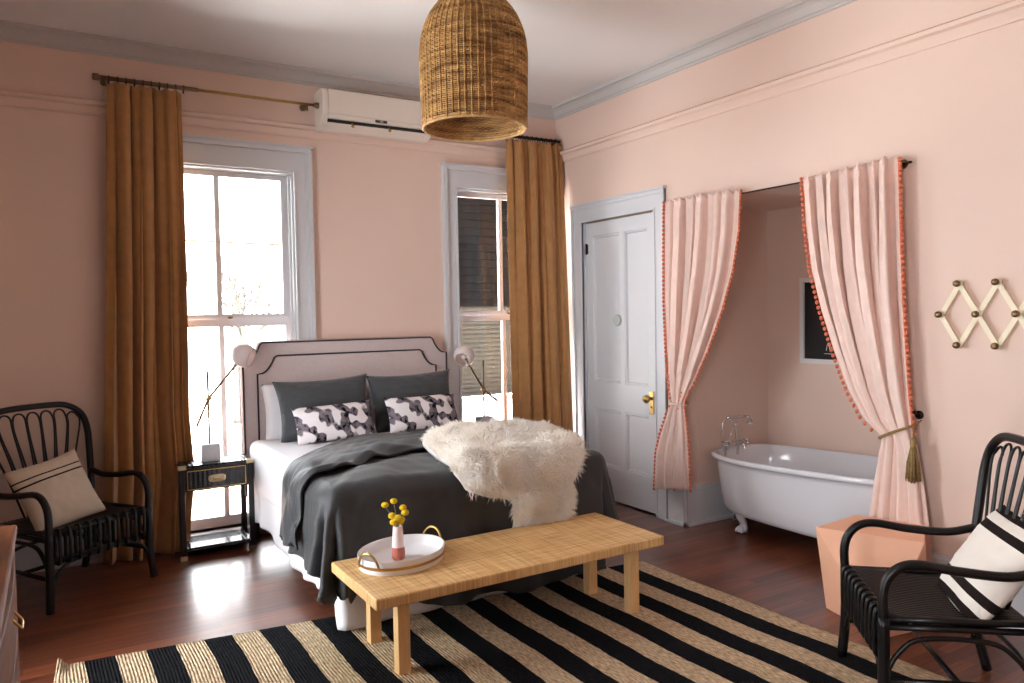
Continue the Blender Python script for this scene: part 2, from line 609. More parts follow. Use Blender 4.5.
W1 = (-3.24, -2.255, 0.08, 2.525)
W2 = (-0.97, -0.03, 0.08, 2.51)
bm = BM()
holed(bm, XL - 0.2, 1.1, -0.1, ZC + 0.1, [W1, W2], lambda bm, a, b, c, d: box(bm, a, b, 0, 0.22, c, d))
struct('wall_back', bm, M['wall'])
DOOR = (-1.235, -0.38, 0.0, 2.235)
bm = BM()
holed(bm, YF, 0.0, -0.1, ZC + 0.1, [DOOR, (-3.06, AY0 + 0.001, -0.2, AZ)], lambda bm, a, b, c, d: box(bm, 0, 0.12, a, b, c, d))
struct('wall_right', bm, M['wall'])
bm = BM()
box(bm, 0.12, AX + 0.12, AY0, AY0 + 0.12, -0.1, AZ + 0.1)
struct('wall_alcove_left', bm, M['wall'])
bm = BM()
box(bm, AX, AX + 0.12, AY1 - 0.12, AY0, -0.1, AZ + 0.1)
struct('wall_alcove_back', bm, M['wall'])
bm = BM()
box(bm, 0.12, AX, AY1 - 0.12, AY1, -0.1, AZ + 0.1)
struct('wall_alcove_right', bm, M['wall'])
bm = BM()
box(bm, 0.12, AX, AY1, AY0, AZ, AZ + 0.1)
struct('ceiling_alcove', bm, M['wall'])
WL = [(-2.30, -1.22, 0.08, 2.52), (-5.2, -4.5, 0.08, 2.52)]
bm = BM()
holed(bm, YF - 0.2, 0.0, -0.1, ZC + 0.1, WL, lambda bm, a, b, c, d: box(bm, XL - 0.2, XL, a, b, c, d))
struct('wall_left', bm, M['wall'])
WF = []
bm = BM()
holed(bm, XL - 0.2, 0.12, -0.1, ZC + 0.1, WF, lambda bm, a, b, c, d: box(bm, a, b, YF - 0.2, YF, c, d))
struct('wall_front', bm, M['wall'])
bm = BM()
box(bm, XL - 0.2, AX + 0.12, YF - 0.2, 0.2, -0.1, 0.0)
struct('floor', bm, M['floor'])
bm = BM()
box(bm, XL - 0.2, 0.12, YF - 0.2, 0.2, ZC, ZC + 0.1)
struct('ceiling', bm, M['ceiling'])

def sweep_room(bm, prof, inset_profile=True):
    """sweep profile (out, z) round the inner perimeter"""
    rings = []
    for cx, cy, sx, sy in ((XL, 0, 1, -1), (0, 0, -1, -1), (0, YF, -1, 1), (XL, YF, 1, 1)):
        rings.append([V((cx + sx * o, cy + sy * o, z)) for o, z in prof])
    rings.append([p.copy() for p in rings[0]])
    loft(bm, rings, closed=True)

bm = BM()
sweep_room(bm, [(0.0, 3.150), (0.012, 3.150), (0.016, 3.162), (0.03, 3.166), (0.045, 3.182), (0.058, 3.20), (0.078, 3.214),
                (0.098, 3.216), (0.10, 3.2395), (0.0, 3.2395)])
struct('trim_1', bm, M['crown'])
bm = BM()
sweep_room(bm, [(0.0, 2.775), (0.012, 2.775), (0.018, 2.79), (0.02, 2.826), (0.042, 2.834), (0.048, 2.852), (0.028, 2.866), (0.0, 2.87)])
struct('trim_2', bm, M['wall'])

def base_board(name, x0, x1, y0, y1, n):
    """board against a wall: n is the outward normal axis"""
    bm = BM()
    H = 0.27
    if n in ('-y', '+y'):
        s = -1 if n == '-y' else 1
        for t, za, zb in ((0.018, 0, H - 0.035), (0.028, H - 0.035, H - 0.018), (0.014, H - 0.018, H), (0.032, 0, 0.02)):
            box(bm, x0, x1, min(y0, y0 + s * t), max(y0, y0 + s * t), za + 0.0005, zb)
    else:
        s = -1 if n == '-x' else 1
        for t, za, zb in ((0.018, 0, H - 0.035), (0.028, H - 0.035, H - 0.018), (0.014, H - 0.018, H), (0.032, 0, 0.02)):
            box(bm, min(x0, x0 + s * t), max(x0, x0 + s * t), y0, y1, za + 0.0005, zb)
    return struct(name, bm, M['trim'])

base_board('baseboard_back', XL, -3.365, 0, 0, '-y')
base_board('baseboard_back_middle', -2.13, -1.095, 0, 0, '-y')
base_board('baseboard_right', 0, 0, -1.522, -1.36, '-x')
base_board('baseboard_right_front', 0, 0, YF, -3.062, '-x')
base_board('baseboard_alcove_left', 0.0, AX, AY0, 0, '-y')
base_board('baseboard_alcove_back', AX, 0, AY1, AY0 - 0.03, '-x')
base_board('baseboard_left', XL, 0, -4.17, -2.43, '+x')

# ---- windows (local frame: u along wall, n out of the room); mapped by T
def window(name, u0, u1, z0, z1, T, clipR=None, left=True, screen=False):
    """T(u, d, z): d>0 goes outdoors"""
    def B(bm, ua, ub, da, db, za, zb):
        p = [T(u, d, z) for u in (ua, ub) for d in (da, db) for z in (za, zb)]
        vs = [bm.verts.new(q) for q in p]
        for f in ((0, 1, 3, 2), (4, 6, 7, 5), (0, 4, 5, 1), (2, 3, 7, 6), (0, 2, 6, 4), (1, 5, 7, 3)):
            bm.faces.new([vs[i] for i in f])
    bm = BM()
    cw = 0.125
    hd = 0.165
    r0 = u0 - cw
    r1 = u1 + cw if clipR is None else clipR
    # flat casing, inner bead and raised back band
    B(bm, r0, u0, -0.022, 0, 0.0, z1 + hd)
    B(bm, u1, r1, -0.022, 0, 0.0, z1 + hd)
    B(bm, u0, u1, -0.022, 0, z1, z1 + hd)
    B(bm, r0, r0 + 0.03, -0.045, -0.022, 0.0, z1 + hd)
    B(bm, r0 + 0.03, r0 + 0.042, -0.032, -0.022, 0.0, z1 + hd - 0.03)
    if clipR is None:
        B(bm, r1 - 0.03, r1, -0.045, -0.022, 0.0, z1 + hd)
        B(bm, r1 - 0.042, r1 - 0.03, -0.032, -0.022, 0.0, z1 + hd - 0.03)
    B(bm, r0 + 0.03, r1 - 0.03 if clipR is None else r1, -0.045, -0.022, z1 + hd - 0.03, z1 + hd)
    B(bm, r0 - 0.01, r1 + 0.01 if clipR is None else r1, -0.055, -0.0, z1 + hd, z1 + hd + 0.015)
    B(bm, u0 - 0.012, u0, -0.032, -0.022, 0.0, z1 + 0.012)
    B(bm, u1, u1 + 0.012, -0.032, -0.022, 0.0, z1 + 0.012)
    B(bm, u0, u1, -0.032, -0.022, z1, z1 + 0.012)
    # jamb lining and stops
    for a, b_ in ((u0, u0 + 0.012), (u1 - 0.012, u1)):
        B(bm, a, b_, 0.0, 0.22, z0, z1)
    B(bm, u0 + 0.012, u1 - 0.012, 0.0, 0.22, z1 - 0.012, z1)
    for a, b_ in ((u0 + 0.012, u0 + 0.024), (u1 - 0.024, u1 - 0.012)):
        B(bm, a, b_, 0.04, 0.065, z0, z1 - 0.012)
    # apron panel under the sill
    if z0 > .3:
        B(bm, u0, u1, -0.018, 0, 0.27, z0 - 0.03)
    root = struct(name, bm, M['trim'])
    bm = BM()
    B(bm, u0 - 0.02, u1 + (0.02 if clipR is None else 0), -0.06, 0.22, z0 - 0.03, z0)
    obj('window_sill', bm, M['trim'], root, bevel=0.004)
    zm = 1.50
    um = (u0 + u1) / 2
    for nm, d0, d1, za, zb, rt, rb in (('upper_sash', 0.105, 0.14, zm, z1 - 0.012, 0.035, 0.035),
                                       ('lower_sash', 0.068, 0.103, z0, zm + 0.0, 0.05, 0.07)):
        bm = BM()
        a, b_ = u0 + 0.014, u1 - 0.014
        sw = 0.046
        B(bm, a, a + sw, d0, d1, za, zb)
        B(bm, b_ - sw, b_, d0, d1, za, zb)
        B(bm, a + sw, b_ - sw, d0, d1, zb - rt, zb)
        B(bm, a + sw, b_ - sw, d0, d1, za, za + rb)
        B(bm, um - 0.0165, um + 0.0165, d0 + 0.002, d1 - 0.002, za + rb, zb - rt)
        s = obj(nm, bm, M['sash'], root)
        bm = BM()
        dm = (d0 + d1) / 2
        B(bm, a + sw - 0.004, um, dm - 0.001, dm + 0.001, za + rb - 0.004, zb - rt + 0.004)
        obj('glass', bm, M['glass'], s)
        bm = BM()
        B(bm, um, b_ - sw + 0.004, dm - 0.001, dm + 0.001, za + rb - 0.004, zb - rt + 0.004)
        obj('glass', bm, M['glass'], s)
    bm = BM()
    q = T(um + 0.06, 0.085, zm + 0.012)
    ball(bm, q, 0.016, 1, (1.4, 1.4, 0.7))
    obj('sash_lock', bm, M['oldbrass'], root, sm=True)
    return root

Tback = lambda u, d, z: V((u, d, z))
window('window_1', *W1, Tback)
window('window_2', *W2, Tback, clipR=-0.001)
Tleft = lambda u, d, z: V((XL - d, u, z))
window('window_3', *WL[0], Tleft)
Tfront = lambda u, d, z: V((u, YF - d, z))
window('window_fill', *WL[1], Tleft)  # unseen opening, added and sized as fill light from the camera side

# ---- panelled door
bm = BM()
y0, y1, z0, z1 = -1.228, -0.388, 0.012, 2.225
xf = 0.018
stiles = [(y0, -1.135), (-0.862, -0.815), (-0.475, y1)]
rails = [(z0, 0.27), (0.73, 0.945), (2.12, z1)]
for a, b_ in stiles:
    box(bm, xf, xf + 0.04, a, b_, z0, z1)
for (a, b_) in ((-1.135, -0.862), (-0.815, -0.475)):
    for c, d in rails:
        box(bm, xf, xf + 0.04, a, b_, c, d)
    for c, d in ((0.27, 0.73), (0.945, 2.12)):
        # moulded edge then flat recessed panel
        q = [(a, c), (b_, c), (b_, d), (a, d)]
        def rect(i, x):
            return [V((x, a + i, c + i)), V((x, b_ - i, c + i)), V((x, b_ - i, d - i)), V((x, a + i, d - i))]
        loft(bm, [rect(0, xf), rect(0.006, xf + 0.005), rect(0.014, xf + 0.004), rect(0.022, xf + 0.016), rect(0.03, xf + 0.017)],
             closed=True, cap1=True)
door = struct('door_1', bm, M['trim'])
bm = BM()
for t, a, b_, c, d in ((0.014, -1.353, -1.236, 0.0, 2.235), (0.014, -0.379, -0.244, 0.0, 2.235), (0.014, -1.353, -0.244, 2.235, 2.372),
                       (0.026, -1.353, -1.325, 0, 2.372), (0.026, -0.272, -0.244, 0, 2.372), (0.026, -1.325, -0.272, 2.344, 2.372),
                       (0.02, -1.25, -1.236, 0, 2.249), (0.02, -0.379, -0.366, 0, 2.249), (0.02, -1.236, -0.379, 2.235, 2.249),
                       (0.036, -1.362, -0.235, 2.372, 2.388)):
    box(bm, -t, 0, a, b_, c + 0.0005, d)
for a, b_ in ((-1.2352, -1.2322), (-0.3838, -0.3802)):
    box(bm, 0.0, 0.12, a, b_, 0, 2.233)
struct('trim_3', bm, M['trim'])
bm = BM()
box(bm, 0.122, 0.24, -1.40, -0.20, -0.05, 2.45)
struct('door_light_block', bm, M['wall'])  # unseen slab added behind the door to stop outside light leaking in
bm = BM()
obox(bm, (xf - 0.003, -1.165, 0.83), (1, 0, 0), (0, 1, 0), (0, 0, 1), 0.003, 0.026, 0.085)
pl = obj('door_handle', bm, M['brass'], door, bevel=0.003)
pl['label'] = 'tall brass handle plate'
bm = BM()
lathe(bm, [(0, 0), (0.012, 0), (0.011, -0.03), (0.028, -0.038), (0.032, -0.052), (0.026, -0.066), (0, -0.07)], (xf - 0.005, -1.165, 0.862), 20, 'x')
obj('knob', bm, M['brass'], pl, sm=True)
bm = BM()
lathe(bm, [(0, 0), (0.006, 0), (0.006, -0.004), (0, -0.004)], (xf - 0.006, -1.165, 0.80), 10, 'x')
obj('keyhole', bm, M['bronze'], pl)
bm = BM()
lathe(bm, [(0, 0), (0.044, 0), (0.046, -0.008), (0.04, -0.014), (0.03, -0.012), (0, -0.013)], (xf, -0.785, 1.44), 28, 'x')
dsc = obj('door_number_disc', bm, M['plaque'], door, sm=True)
dsc['label'] = 'small round grey green disc'
bm = BM()
box(bm, xf - 0.006, xf, -0.418, -0.404, 1.98, 2.06)
tube(bm, [(xf - 0.008, -0.40, 1.975), (xf - 0.008, -0.40, 2.065)], 0.006, 8)
obj('hinge', bm, M['bronze'], door)

# ------------------------------------------------------------------ outdoors
bm = BM()
box(bm, -14, 14, 0.3, 16, -0.5, -0.4)
o = struct('ground_outside', bm, M['ground'])
bm = BM()
box(bm, -5, 1.0, 0.225, 1.9, -0.39, -0.05)
struct('trim_4', bm, M['brick'])
bm = BM()
HX0, HX1 = -0.40, 5.0
hy = 4.0
def lap(bm, x0, x1, za, zb, row, y):
    z = za
    while z < zb - 1e-4:
        t = min(z + row, zb)
        p = [V((x0, y - 0.034, z)), V((x1, y - 0.034, z)), V((x1, y, t)), V((x0, y, t)), V((x0, y + 0.05, z)), V((x1, y + 0.05, z)),
             V((x1, y + 0.05, t)), V((x0, y + 0.05, t))]
        vs = [bm.verts.new(q) for q in p]
        for f in ((0, 1, 2, 3), (0, 4, 5, 1), (3, 2, 6, 7), (0, 3, 7, 4), (1, 5, 6, 2)):
            bm.faces.new([vs[i] for i in f])
        z += row
house = thing('neighbour_house', 'dark sided neighbouring house seen through the window right of the bed', 'house', (2.8, 4, 0.0))
def H(o):
    o.matrix_parent_inverse = Matrix.Translation((-2.8, -4, 0.0))
    return o
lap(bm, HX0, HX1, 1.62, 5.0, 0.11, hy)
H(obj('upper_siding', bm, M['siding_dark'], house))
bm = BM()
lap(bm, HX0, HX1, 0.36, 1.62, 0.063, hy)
H(obj('lower_siding', bm, M['siding_light'], house))
bm = BM()
box(bm, HX0, HX1, hy - 0.5, hy, -0.4, 0.34)
H(obj('porch_base', bm, M['ground'], house))
bm = BM()
box(bm, HX0 - 0.5, HX1, hy - 1.1, hy + 2, 4.2, 4.35)
H(obj('eave', bm, M['siding_dark'], house))

tree = thing('bare_tree', 'faint bare tree outside the bright window left of the bed', 'tree', (-.85, 9, -0.4))
bm = BM()
def branch(bm, p, d, L, r, depth):
    q = p + d * L
    mid = p + d * L * 0.5 + V((random.uniform(-.05, .05), random.uniform(-.05, .05), 0)) * L
    tube(bm, [p, mid, q], [r, r * .85, r * .7], 4, caps=False)
    if depth == 0:
        return
    for k in range(3):
        nd = (d + V((random.uniform(-.8, .8), random.uniform(-.5, .5), random.uniform(-.2, .6)))).normalized()
        branch(bm, p + d * L * random.uniform(.6, 1), nd, L * random.uniform(.6, .8), r * .62, depth - 1)
branch(bm, V((0, 0, 0)), V((0, 0, 1)), 1.25, 0.10, 5)
obj('branches', bm, M['tree'], tree)
bm = BM()
tube(bm, [V((-9, 8, 2.95)) + V((k, 0, -0.02 * k + 0.002 * (k - 7) ** 2)) for k in range(15)], 0.022, 5)
tag(obj('overhead_wire', bm, M['bronze']), 'thin overhead wire crossing outside the window left of the bed', 'wire')

# ------------------------------------------------------------------ curtains
def panel(name, Lf, Rf, nrm, amp, npl, m, parent=None, nu=170, nv=70, seed=0, lag=0.0, power=1.0, thick=0.003, scallop=0.018):
    """cloth between the edge curves Lf(t), Rf(t); t=0 top, 1 hem"""
    rnd = random.Random(seed)
    ph = [rnd.uniform(0, 6.28) for _ in range(6)]
    n = V(nrm)
    def fn(u, v):
        a, b_ = Lf(v), Rf(v)
        w = u + 0.03 * math.sin(2 * PI * 2 * u + ph[0]) * (0.4 + v)
        base = a.lerp(b_, u)
        A = amp(v)
        # round ridges and sharp valleys, as gathered cloth hangs
        s = 2.1 * abs(math.sin(PI * npl * w + ph[1] + 0.5 * math.sin(3.0 * v + ph[2]))) ** 0.75 - 1.25
        s2 = math.sin(2 * PI * npl * 0.53 * w + ph[3] + 1.3 * v)
        s3 = math.sin(2 * PI * npl * 2.1 * w + ph[4] - 1.0 * v)
        edge = min(1, 8 * u, 8 * (1 - u)) * 0.7 + 0.3
        d = (0.62 * s + 0.32 * s2 + 0.14 * s3)
        d = math.copysign(abs(d) ** 0.85, d)
        d += 0.12 * noise.noise(V((u * 6, v * 5, seed)))
        along = (b_ - a)
        along = along.normalized() if along.length > 1e-6 else V((0, 0, 0))
        base = base - V((0, 0, scallop * (0.5 + 0.5 * math.cos(2 * PI * npl * 2 * w + ph[1])) * smooth((.04 - v) / .04)))
        # gathered just under the heading
        A *= 1 - .35 * math.exp(-((v - .02) / .012) ** 2)
        return base + n * (A * d * edge) + along * (A * 0.35 * math.cos(2 * PI * npl * w + ph[1]) * edge)
    bm = BM()
    grid(bm, nu, nv, fn)
    return obj(name, bm, m, parent, sm=True, solid=thick), fn

def curve_fn(tab):
    """tab of (z, horizontal point...) top to bottom -> function of t"""
    n = len(tab)
    zs = [p[2] for p in tab]
    zt, zb = zs[0], zs[-1]
    def f(t):
        z = zt + (zb - zt) * t
        for p, q in zip(tab, tab[1:]):
            if z >= q[2] - 1e-9:
                k = (p[2] - z) / (p[2] - q[2]) if p[2] != q[2] else 0
                return V(p).lerp(V(q), max(0, min(1, k)))
        return V(tab[-1])
    return f

# mustard curtain by window 1
Lc = curve_fn([(-3.40, -.105, 2.965), (-3.45, -.105, 1.6), (-3.50, -.12, 0.5), (-3.52, -.13, 0.012)])
Rc = curve_fn([(-2.985, -.105, 2.965), (-2.99, -.11, 1.8), (-3.005, -.12, 0.9), (-2.985, -.13, 0.5), (-3.02, -.13, 0.2), (-3.03, -.13, 0.012)])
c1 = thing('velvet_curtain', 'mustard velvet curtain hanging behind the black nightstand, left of the bright window', 'curtain', (-3.22, -.1, 0), group='mustard velvet curtains')
p, _ = panel('cloth', Lc, Rc, (0, -1, 0), lambda v: 0.052 + 0.018 * v, 6.2, M['mustard'], None, seed=3)
p.parent = c1
p.matrix_parent_inverse = Matrix.Translation((3.22, .1, 0))
# mustard curtain in the corner by window 2
Lc = curve_fn([(-.555, -.105, 2.925), (-.55, -.11, 1.6), (-.545, -.12, 0.012)])
Rc = curve_fn([(-.03, -.115, 2.925), (-.045, -.20, 1.6), (-.06, -.26, 0.6), (-.06, -.29, 0.012)])
c2 = thing('velvet_curtain', 'mustard velvet curtain in the corner between the right window and the door', 'curtain', (-.3, -.1, 0), group='mustard velvet curtains')
p, _ = panel('cloth', Lc, Rc, (0, -1, 0), lambda v: 0.050 + 0.022 * v, 7.4, M['mustard'], None, seed=11)
p.parent = c2
p.matrix_parent_inverse = Matrix.Translation((.3, .1, 0))
# mustard curtain at the left wall window, a sliver in view
Lc = curve_fn([(-4.06, -.98, 2.93), (-4.05, -.96, 1.5), (-4.03, -.93, .5), (-4.0, -.90, 0.012)])
Rc = curve_fn([(-4.06, -1.32, 2.93), (-4.05, -1.33, 1.5), (-4.04, -1.36, 0.012)])
c3 = thing('velvet_curtain', 'mustard velvet curtain at the left edge, hem behind the brown chest of drawers', 'curtain', (-4.05, -1.2, 0), group='mustard velvet curtains')
p, _ = panel('cloth', Lc, Rc, (1, 0, 0), lambda v: 0.032 + 0.04 * v, 5.0, M['mustard'], None, seed=5)
p.parent = c3
p.matrix_parent_inverse = Matrix.Translation((4.05, 1.2, 0))

def rod(name, label, a, b_, r, m, rings, brackets, split=None, fin=True):
    a, b_ = V(a), V(b_)
    t = thing(name, label, 'curtain rod', a)
    d = (b_ - a)
    bm = BM()
    if split is None:
        tube(bm, [V((0, 0, 0)), d], r, 12)
        obj('pole', bm, m, t, sm=True)
    else:
        tube(bm, [V((0, 0, 0)), d * split], r, 12)
        obj('outer_pole', bm, m, t, sm=True)
        bm = BM()
        tube(bm, [d * split, d], r * 0.72, 12)
        obj('inner_pole', bm, M['brass'], t, sm=True)
    if fin:
        for e, s in ((V((0, 0, 0)), -1), (d, 1)):
            u = d.normalized() * s
            bm = BM()
            tube(bm, [e, e + u * 0.012, e + u * 0.014, e + u * 0.045, e + u * 0.05],
                 [r, r, r * 1.5, r * 1.5, r * 1.1], 14)
            obj('finial', bm, m, t, sm=True)
    for k in rings:
        c = a.lerp(b_, k) - a
        u = d.normalized()
        w = V((0, 0, 1))
        s = u.cross(w)
        bm = BM()
        R = r * 1.75
        tube(bm, [c - w * R * 0.35 + w * R * math.cos(q * PI / 8) + s * R * math.sin(q * PI / 8) for q in range(16)], 0.003, 6, closed=True)
        obj('ring', bm, M['bronze'], t, sm=True)
    for (bp_, wallp) in brackets:
        bp_, wallp = V(bp_) - a, V(wallp) - a
        bm = BM()
        tube(bm, [bp_, wallp], 0.007, 8)
        n = (wallp - bp_).normalized()
        tube(bm, [wallp - n * 0.006, wallp], 0.024, 14)
        tube(bm, [bp_ + V((0, 0, 0.0)), bp_ - V((0, 0, 0.045))], 0.006, 8)
        obj('bracket', bm, M['oldbrass'], t, sm=False)
    return t
rod('curtain_rod', 'long brass curtain rod above the left window, with dark rings', (-3.43, -.105, 2.985), (-2.125, -.105, 2.985), 0.014, M['oldbrass'],
    [0.03 + 0.036 * k for k in range(10)], [((-3.41, -.105, 2.985), (-3.41, 0, 2.985)), ((-2.17, -.105, 2.985), (-2.17, 0, 2.985))], split=0.42)
rod('curtain_rod', 'dark curtain rod in the corner above the right window, crowded with rings', (-1.20, -.105, 2.945), (-.03, -.105, 2.945), 0.013, M['bronze'],
    [0.56 + 0.04 * k for k in range(11)], [((-1.12, -.105, 2.945), (-1.12, 0, 2.945)), ((-.045, -.105, 2.945), (-.045, 0, 2.945))], fin=False)
rod('curtain_rod', 'brass curtain rod above the window of the left wall', (-4.06, -2.9, 2.985), (-4.06, -.92, 2.985), 0.013, M['oldbrass'],
    [0.97 - 0.02 * k for k in range(10)], [((-4.06, -2.85, 2.985), (XL, -2.85, 2.985)), ((-4.06, -.95, 2.985), (XL, -.95, 2.985))])

# pink linen curtains of the bath alcove
X = -0.082
def pink(label, L, R, seed, edges, npl, amp, tie):
    t = thing('linen_curtain', label, 'curtain', (X, (L[0][1] + R[0][1]) / 2, 0), group='pink linen curtains')
    inv = Matrix.Translation((-X, -(L[0][1] + R[0][1]) / 2, 0))
    Lf, Rf = curve_fn(L), curve_fn(R)
    p, fn = panel('cloth', Lf, Rf, (-1, 0, 0), amp, npl, M['pinklinen'], t, seed=seed, nv=110, nu=150)
    p.matrix_parent_inverse = inv
    for u, k0, k1 in edges:
        bm = BM()
        H_ = L[0][2] - L[-1][2]
        n = int(H_ / 0.029)
        pts = [fn(u, k / n) + (V((-.012, 0, 0)) if 0.1 < u < .9 else V((0, 0, 0))) for k in range(int(k0 * n), int(k1 * n) + 1)]
        tube(bm, pts, 0.0035, 5)
        out = -1 if u < 0.5 else 1
        for k, q in enumerate(pts):
            kk = k + int(k0 * n)
            if True:
                # each pompom hangs from a short thread at the edge
                tdir = (Rf(kk / n) - Lf(kk / n)).normalized() * out
                c = q + tdir * 0.012 + V((-0.006, 0, -0.008))
                tube(bm, [q, c], 0.0016, 4)
                ball(bm, c, 0.0102, 1, (1, 1, 1.3))
        e = obj('pompom_trim', bm, M['coral'], t, sm=True)
        e.matrix_parent_inverse = inv
        e['label'] = 'coral pompom fringe'
    return t

def Y(tab):
    return [(X, y, z) for y, z in tab]
# left panel: L edge towards the door, R edge towards the opening (drawn back to the door side)
pink('pink linen curtain with coral pompoms, left of the bathtub beside the door',
     Y([(-1.44, 2.275), (-1.43, 1.9), (-1.425, 1.58), (-1.44, 1.23), (-1.465, 0.95), (-1.49, 0.87), (-1.44, 0.80), (-1.37, 0.65), (-1.32, 0.50), (-1.30, 0.24)]),
     Y([(-2.10, 2.255), (-2.085, 2.0), (-2.035, 1.755), (-1.945, 1.505), (-1.82, 1.245), (-1.70, 1.04), (-1.605, 0.90), (-1.60, 0.85), (-1.62, 0.72), (-1.635, 0.55), (-1.64, 0.29)]),
     21, [(0.0, 0, 1), (0.999, 0, 1), (0.55, .66, 1)], 6.2, lambda v: (0.044 + .012 * v) if v < 0.6 else (0.036 - 0.012 * smooth((v - .6) / .1) + 0.02 * smooth((v - .72) / .2)), 0.9)
pink('pink linen curtain with coral pompoms, right of the bathtub above the peach side table',
     Y([(-2.555, 2.25), (-2.575, 1.976), (-2.613, 1.72), (-2.677, 1.494), (-2.758, 1.274), (-2.849, 1.061), (-2.937, 0.915), (-3.035, 0.84), (-3.035, 0.80), (-3.0, 0.60), (-2.965, 0.38), (-2.94, 0.02)]),
     Y([(-3.12, 2.27), (-3.13, 1.9), (-3.145, 1.54), (-3.18, 1.04), (-3.195, 0.92), (-3.20, 0.86), (-3.225, 0.79), (-3.26, 0.60), (-3.29, 0.38), (-3.31, 0.02)]),
     34, [(0.0, 0, .63), (0.999, 0, .62)], 7.2, lambda v: (0.048 + .012 * v) if v < 0.5 else (0.054 - 0.014 * smooth((v - .5) / .1) + 0.012 * smooth((v - .66) / .2)), 0.9)

rod('curtain_rod', 'thin dark rod carrying the pink curtains across the bath alcove', (-.022, -1.42, 2.232), (-.022, -3.105, 2.232), 0.0045, M['bronze'],
    [], [((-.022, -1.44, 2.232), (0, -1.44, 2.232)), ((-.022, -3.10, 2.232), (0, -3.10, 2.232))], fin=True)

def tieback(label, y0, y1, z0, z1, hook, tassel, m):
    t = thing('curtain_tieback', label, 'tieback', (X, (y0 + y1) / 2, (z0 + z1) / 2))
    inv = Matrix.Translation((-X, -(y0 + y1) / 2, -(z0 + z1) / 2))
    bm = BM()
    cy, hw = (y0 + y1) / 2, abs(y1 - y0) / 2 + 0.012
    pts = []
    for k in range(24):
        a = 2 * PI * k / 24
        y = cy + hw * math.cos(a)
        z = z0 + (z1 - z0) * (y - y0) / (y1 - y0)
        pts.append(V((X - 0.052 * math.sin(a), y, z)))
    tube(bm, pts, 0.007, 7, closed=True)
    o = obj('rope', bm, m, t, sm=True)
    o.matrix_parent_inverse = inv
    bm = BM()
    hk = V(hook)
    tube(bm, [V((0, hk.y, hk.z)), V((-0.03, hk.y, hk.z)), V((-0.045, hk.y, hk.z + 0.015))], 0.005, 8)
    lathe(bm, [(0, 0), (0.022, 0), (0.022, -0.006), (0, -0.006)], (0, hk.y, hk.z), 16, 'x')
    ball(bm, (-0.048, hk.y, hk.z + 0.018), 0.011, 2)
    o = obj('hook', bm, M['bronze'], t, sm=True)
    o.matrix_parent_inverse = inv
    if tassel:
        ty, tz = tassel
        bm = BM()
        x = -0.118
        tube(bm, [V((-.05, ty, tz + 0.09)), V((x, ty, tz + .07)), V((x, ty, tz))], 0.004, 6)
        prof = [(0, 0.004), (0.012, 0), (0.017, -0.012), (0.014, -0.03), (0.012, -0.036)]
        lathe(bm, prof, (x, ty, tz), 14)
        for k in range(70):
            a = random.uniform(0, 2 * PI)
            r0 = 0.012 * math.sqrt(random.random())
            r1 = 0.034 * math.sqrt(random.random())
            p0 = V((x + r0 * math.cos(a), ty + r0 * math.sin(a), tz - 0.034))
            p1 = V((x + r1 * .8 * math.cos(a), ty + r1 * .8 * math.sin(a), tz - 0.11))
            p2 = V((x + r1 * math.cos(a), ty + r1 * math.sin(a), tz - random.uniform(.185, .215)))
            tube(bm, [p0, p1, p2], 0.0034, 4)
        o = obj('tassel', bm, m, t, sm=True)
        o.matrix_parent_inverse = inv
    return t
tieback('jute rope tieback with long tassel on the right pink curtain', -3.035, -3.195, .83, .905, (0, -3.185, .955), (-3.222, .845), M['rope'])
tieback('narrow pink tieback gathering the left pink curtain beside the door', -1.49, -1.605, .875, .865, (0, -1.462, .90), None, M['pinklinen'])

# ------------------------------------------------------------------ air conditioner
ac = thing('air_conditioner', 'cream wall air conditioner high between the two windows', 'air conditioner', (-2.09, 0, 2.82))
bm = BM()
pr = [(0, 0), (-.10, 0), (-.165, .03), (-.185, .07), (-.20, .09), (-.20, .225), (-.19, .262), (-.16, .275), (0, .275)]
loft(bm, [[V((0.0, y, z)) for y, z in pr], [V((0.04, y, z)) for y, z in pr]], cap0=True, cap1=True)
obj('end_cap', bm, M['acwhite'], ac, bevel=0.006)
bm = BM()
loft(bm, [[V((0.80, y, z)) for y, z in pr], [V((0.84, y, z)) for y, z in pr]], cap0=True, cap1=True)
obj('end_cap', bm, M['acwhite'], ac, bevel=0.006)
bm = BM()
box(bm, 0.04, 0.80, -.19, 0, .10, .27)
obj('front_panel', bm, M['acwhite'], ac, bevel=0.006)
bm = BM()
box(bm, 0.04, 0.80, -.192, -.02, .068, .0985)
obj('lower_panel', bm, M['acwhite'], ac, bevel=0.003)
bm = BM()
box(bm, 0.04, 0.80, -.165, -.01, .045, .068)
obj('air_outlet', bm, M['acdark'], ac)
bm = BM()
vs = [V((.04, -.165, .045)), V((.04, -.10, .002)), V((.04, -.0, .002)), V((.04, -.0, .045))]
loft(bm, [[V((.04, v.y, v.z)) for v in vs], [V((.80, v.y, v.z)) for v in vs]], cap0=True, cap1=True)
obj('louvre', bm, M['acwhite'], ac)
bm = BM()
box(bm, .385, .475, -.1945, -.19, .074, .093)
dp = obj('display', bm, M['display'], ac)
bm = BM()
box(bm, .42, .445, -.1955, -.1945, .079, .088)
obj('indicator', bm, M['plaque'], dp)
for px in (.22, .50):
    bm = BM()
    tube(bm, [V((px, -.165, .05)), V((px, -.178, .035))], 0.007, 8)
    ball(bm, (px, -.182, .03), 0.012, 2)
    obj('louvre_knob', bm, M['brass'], ac, sm=True)

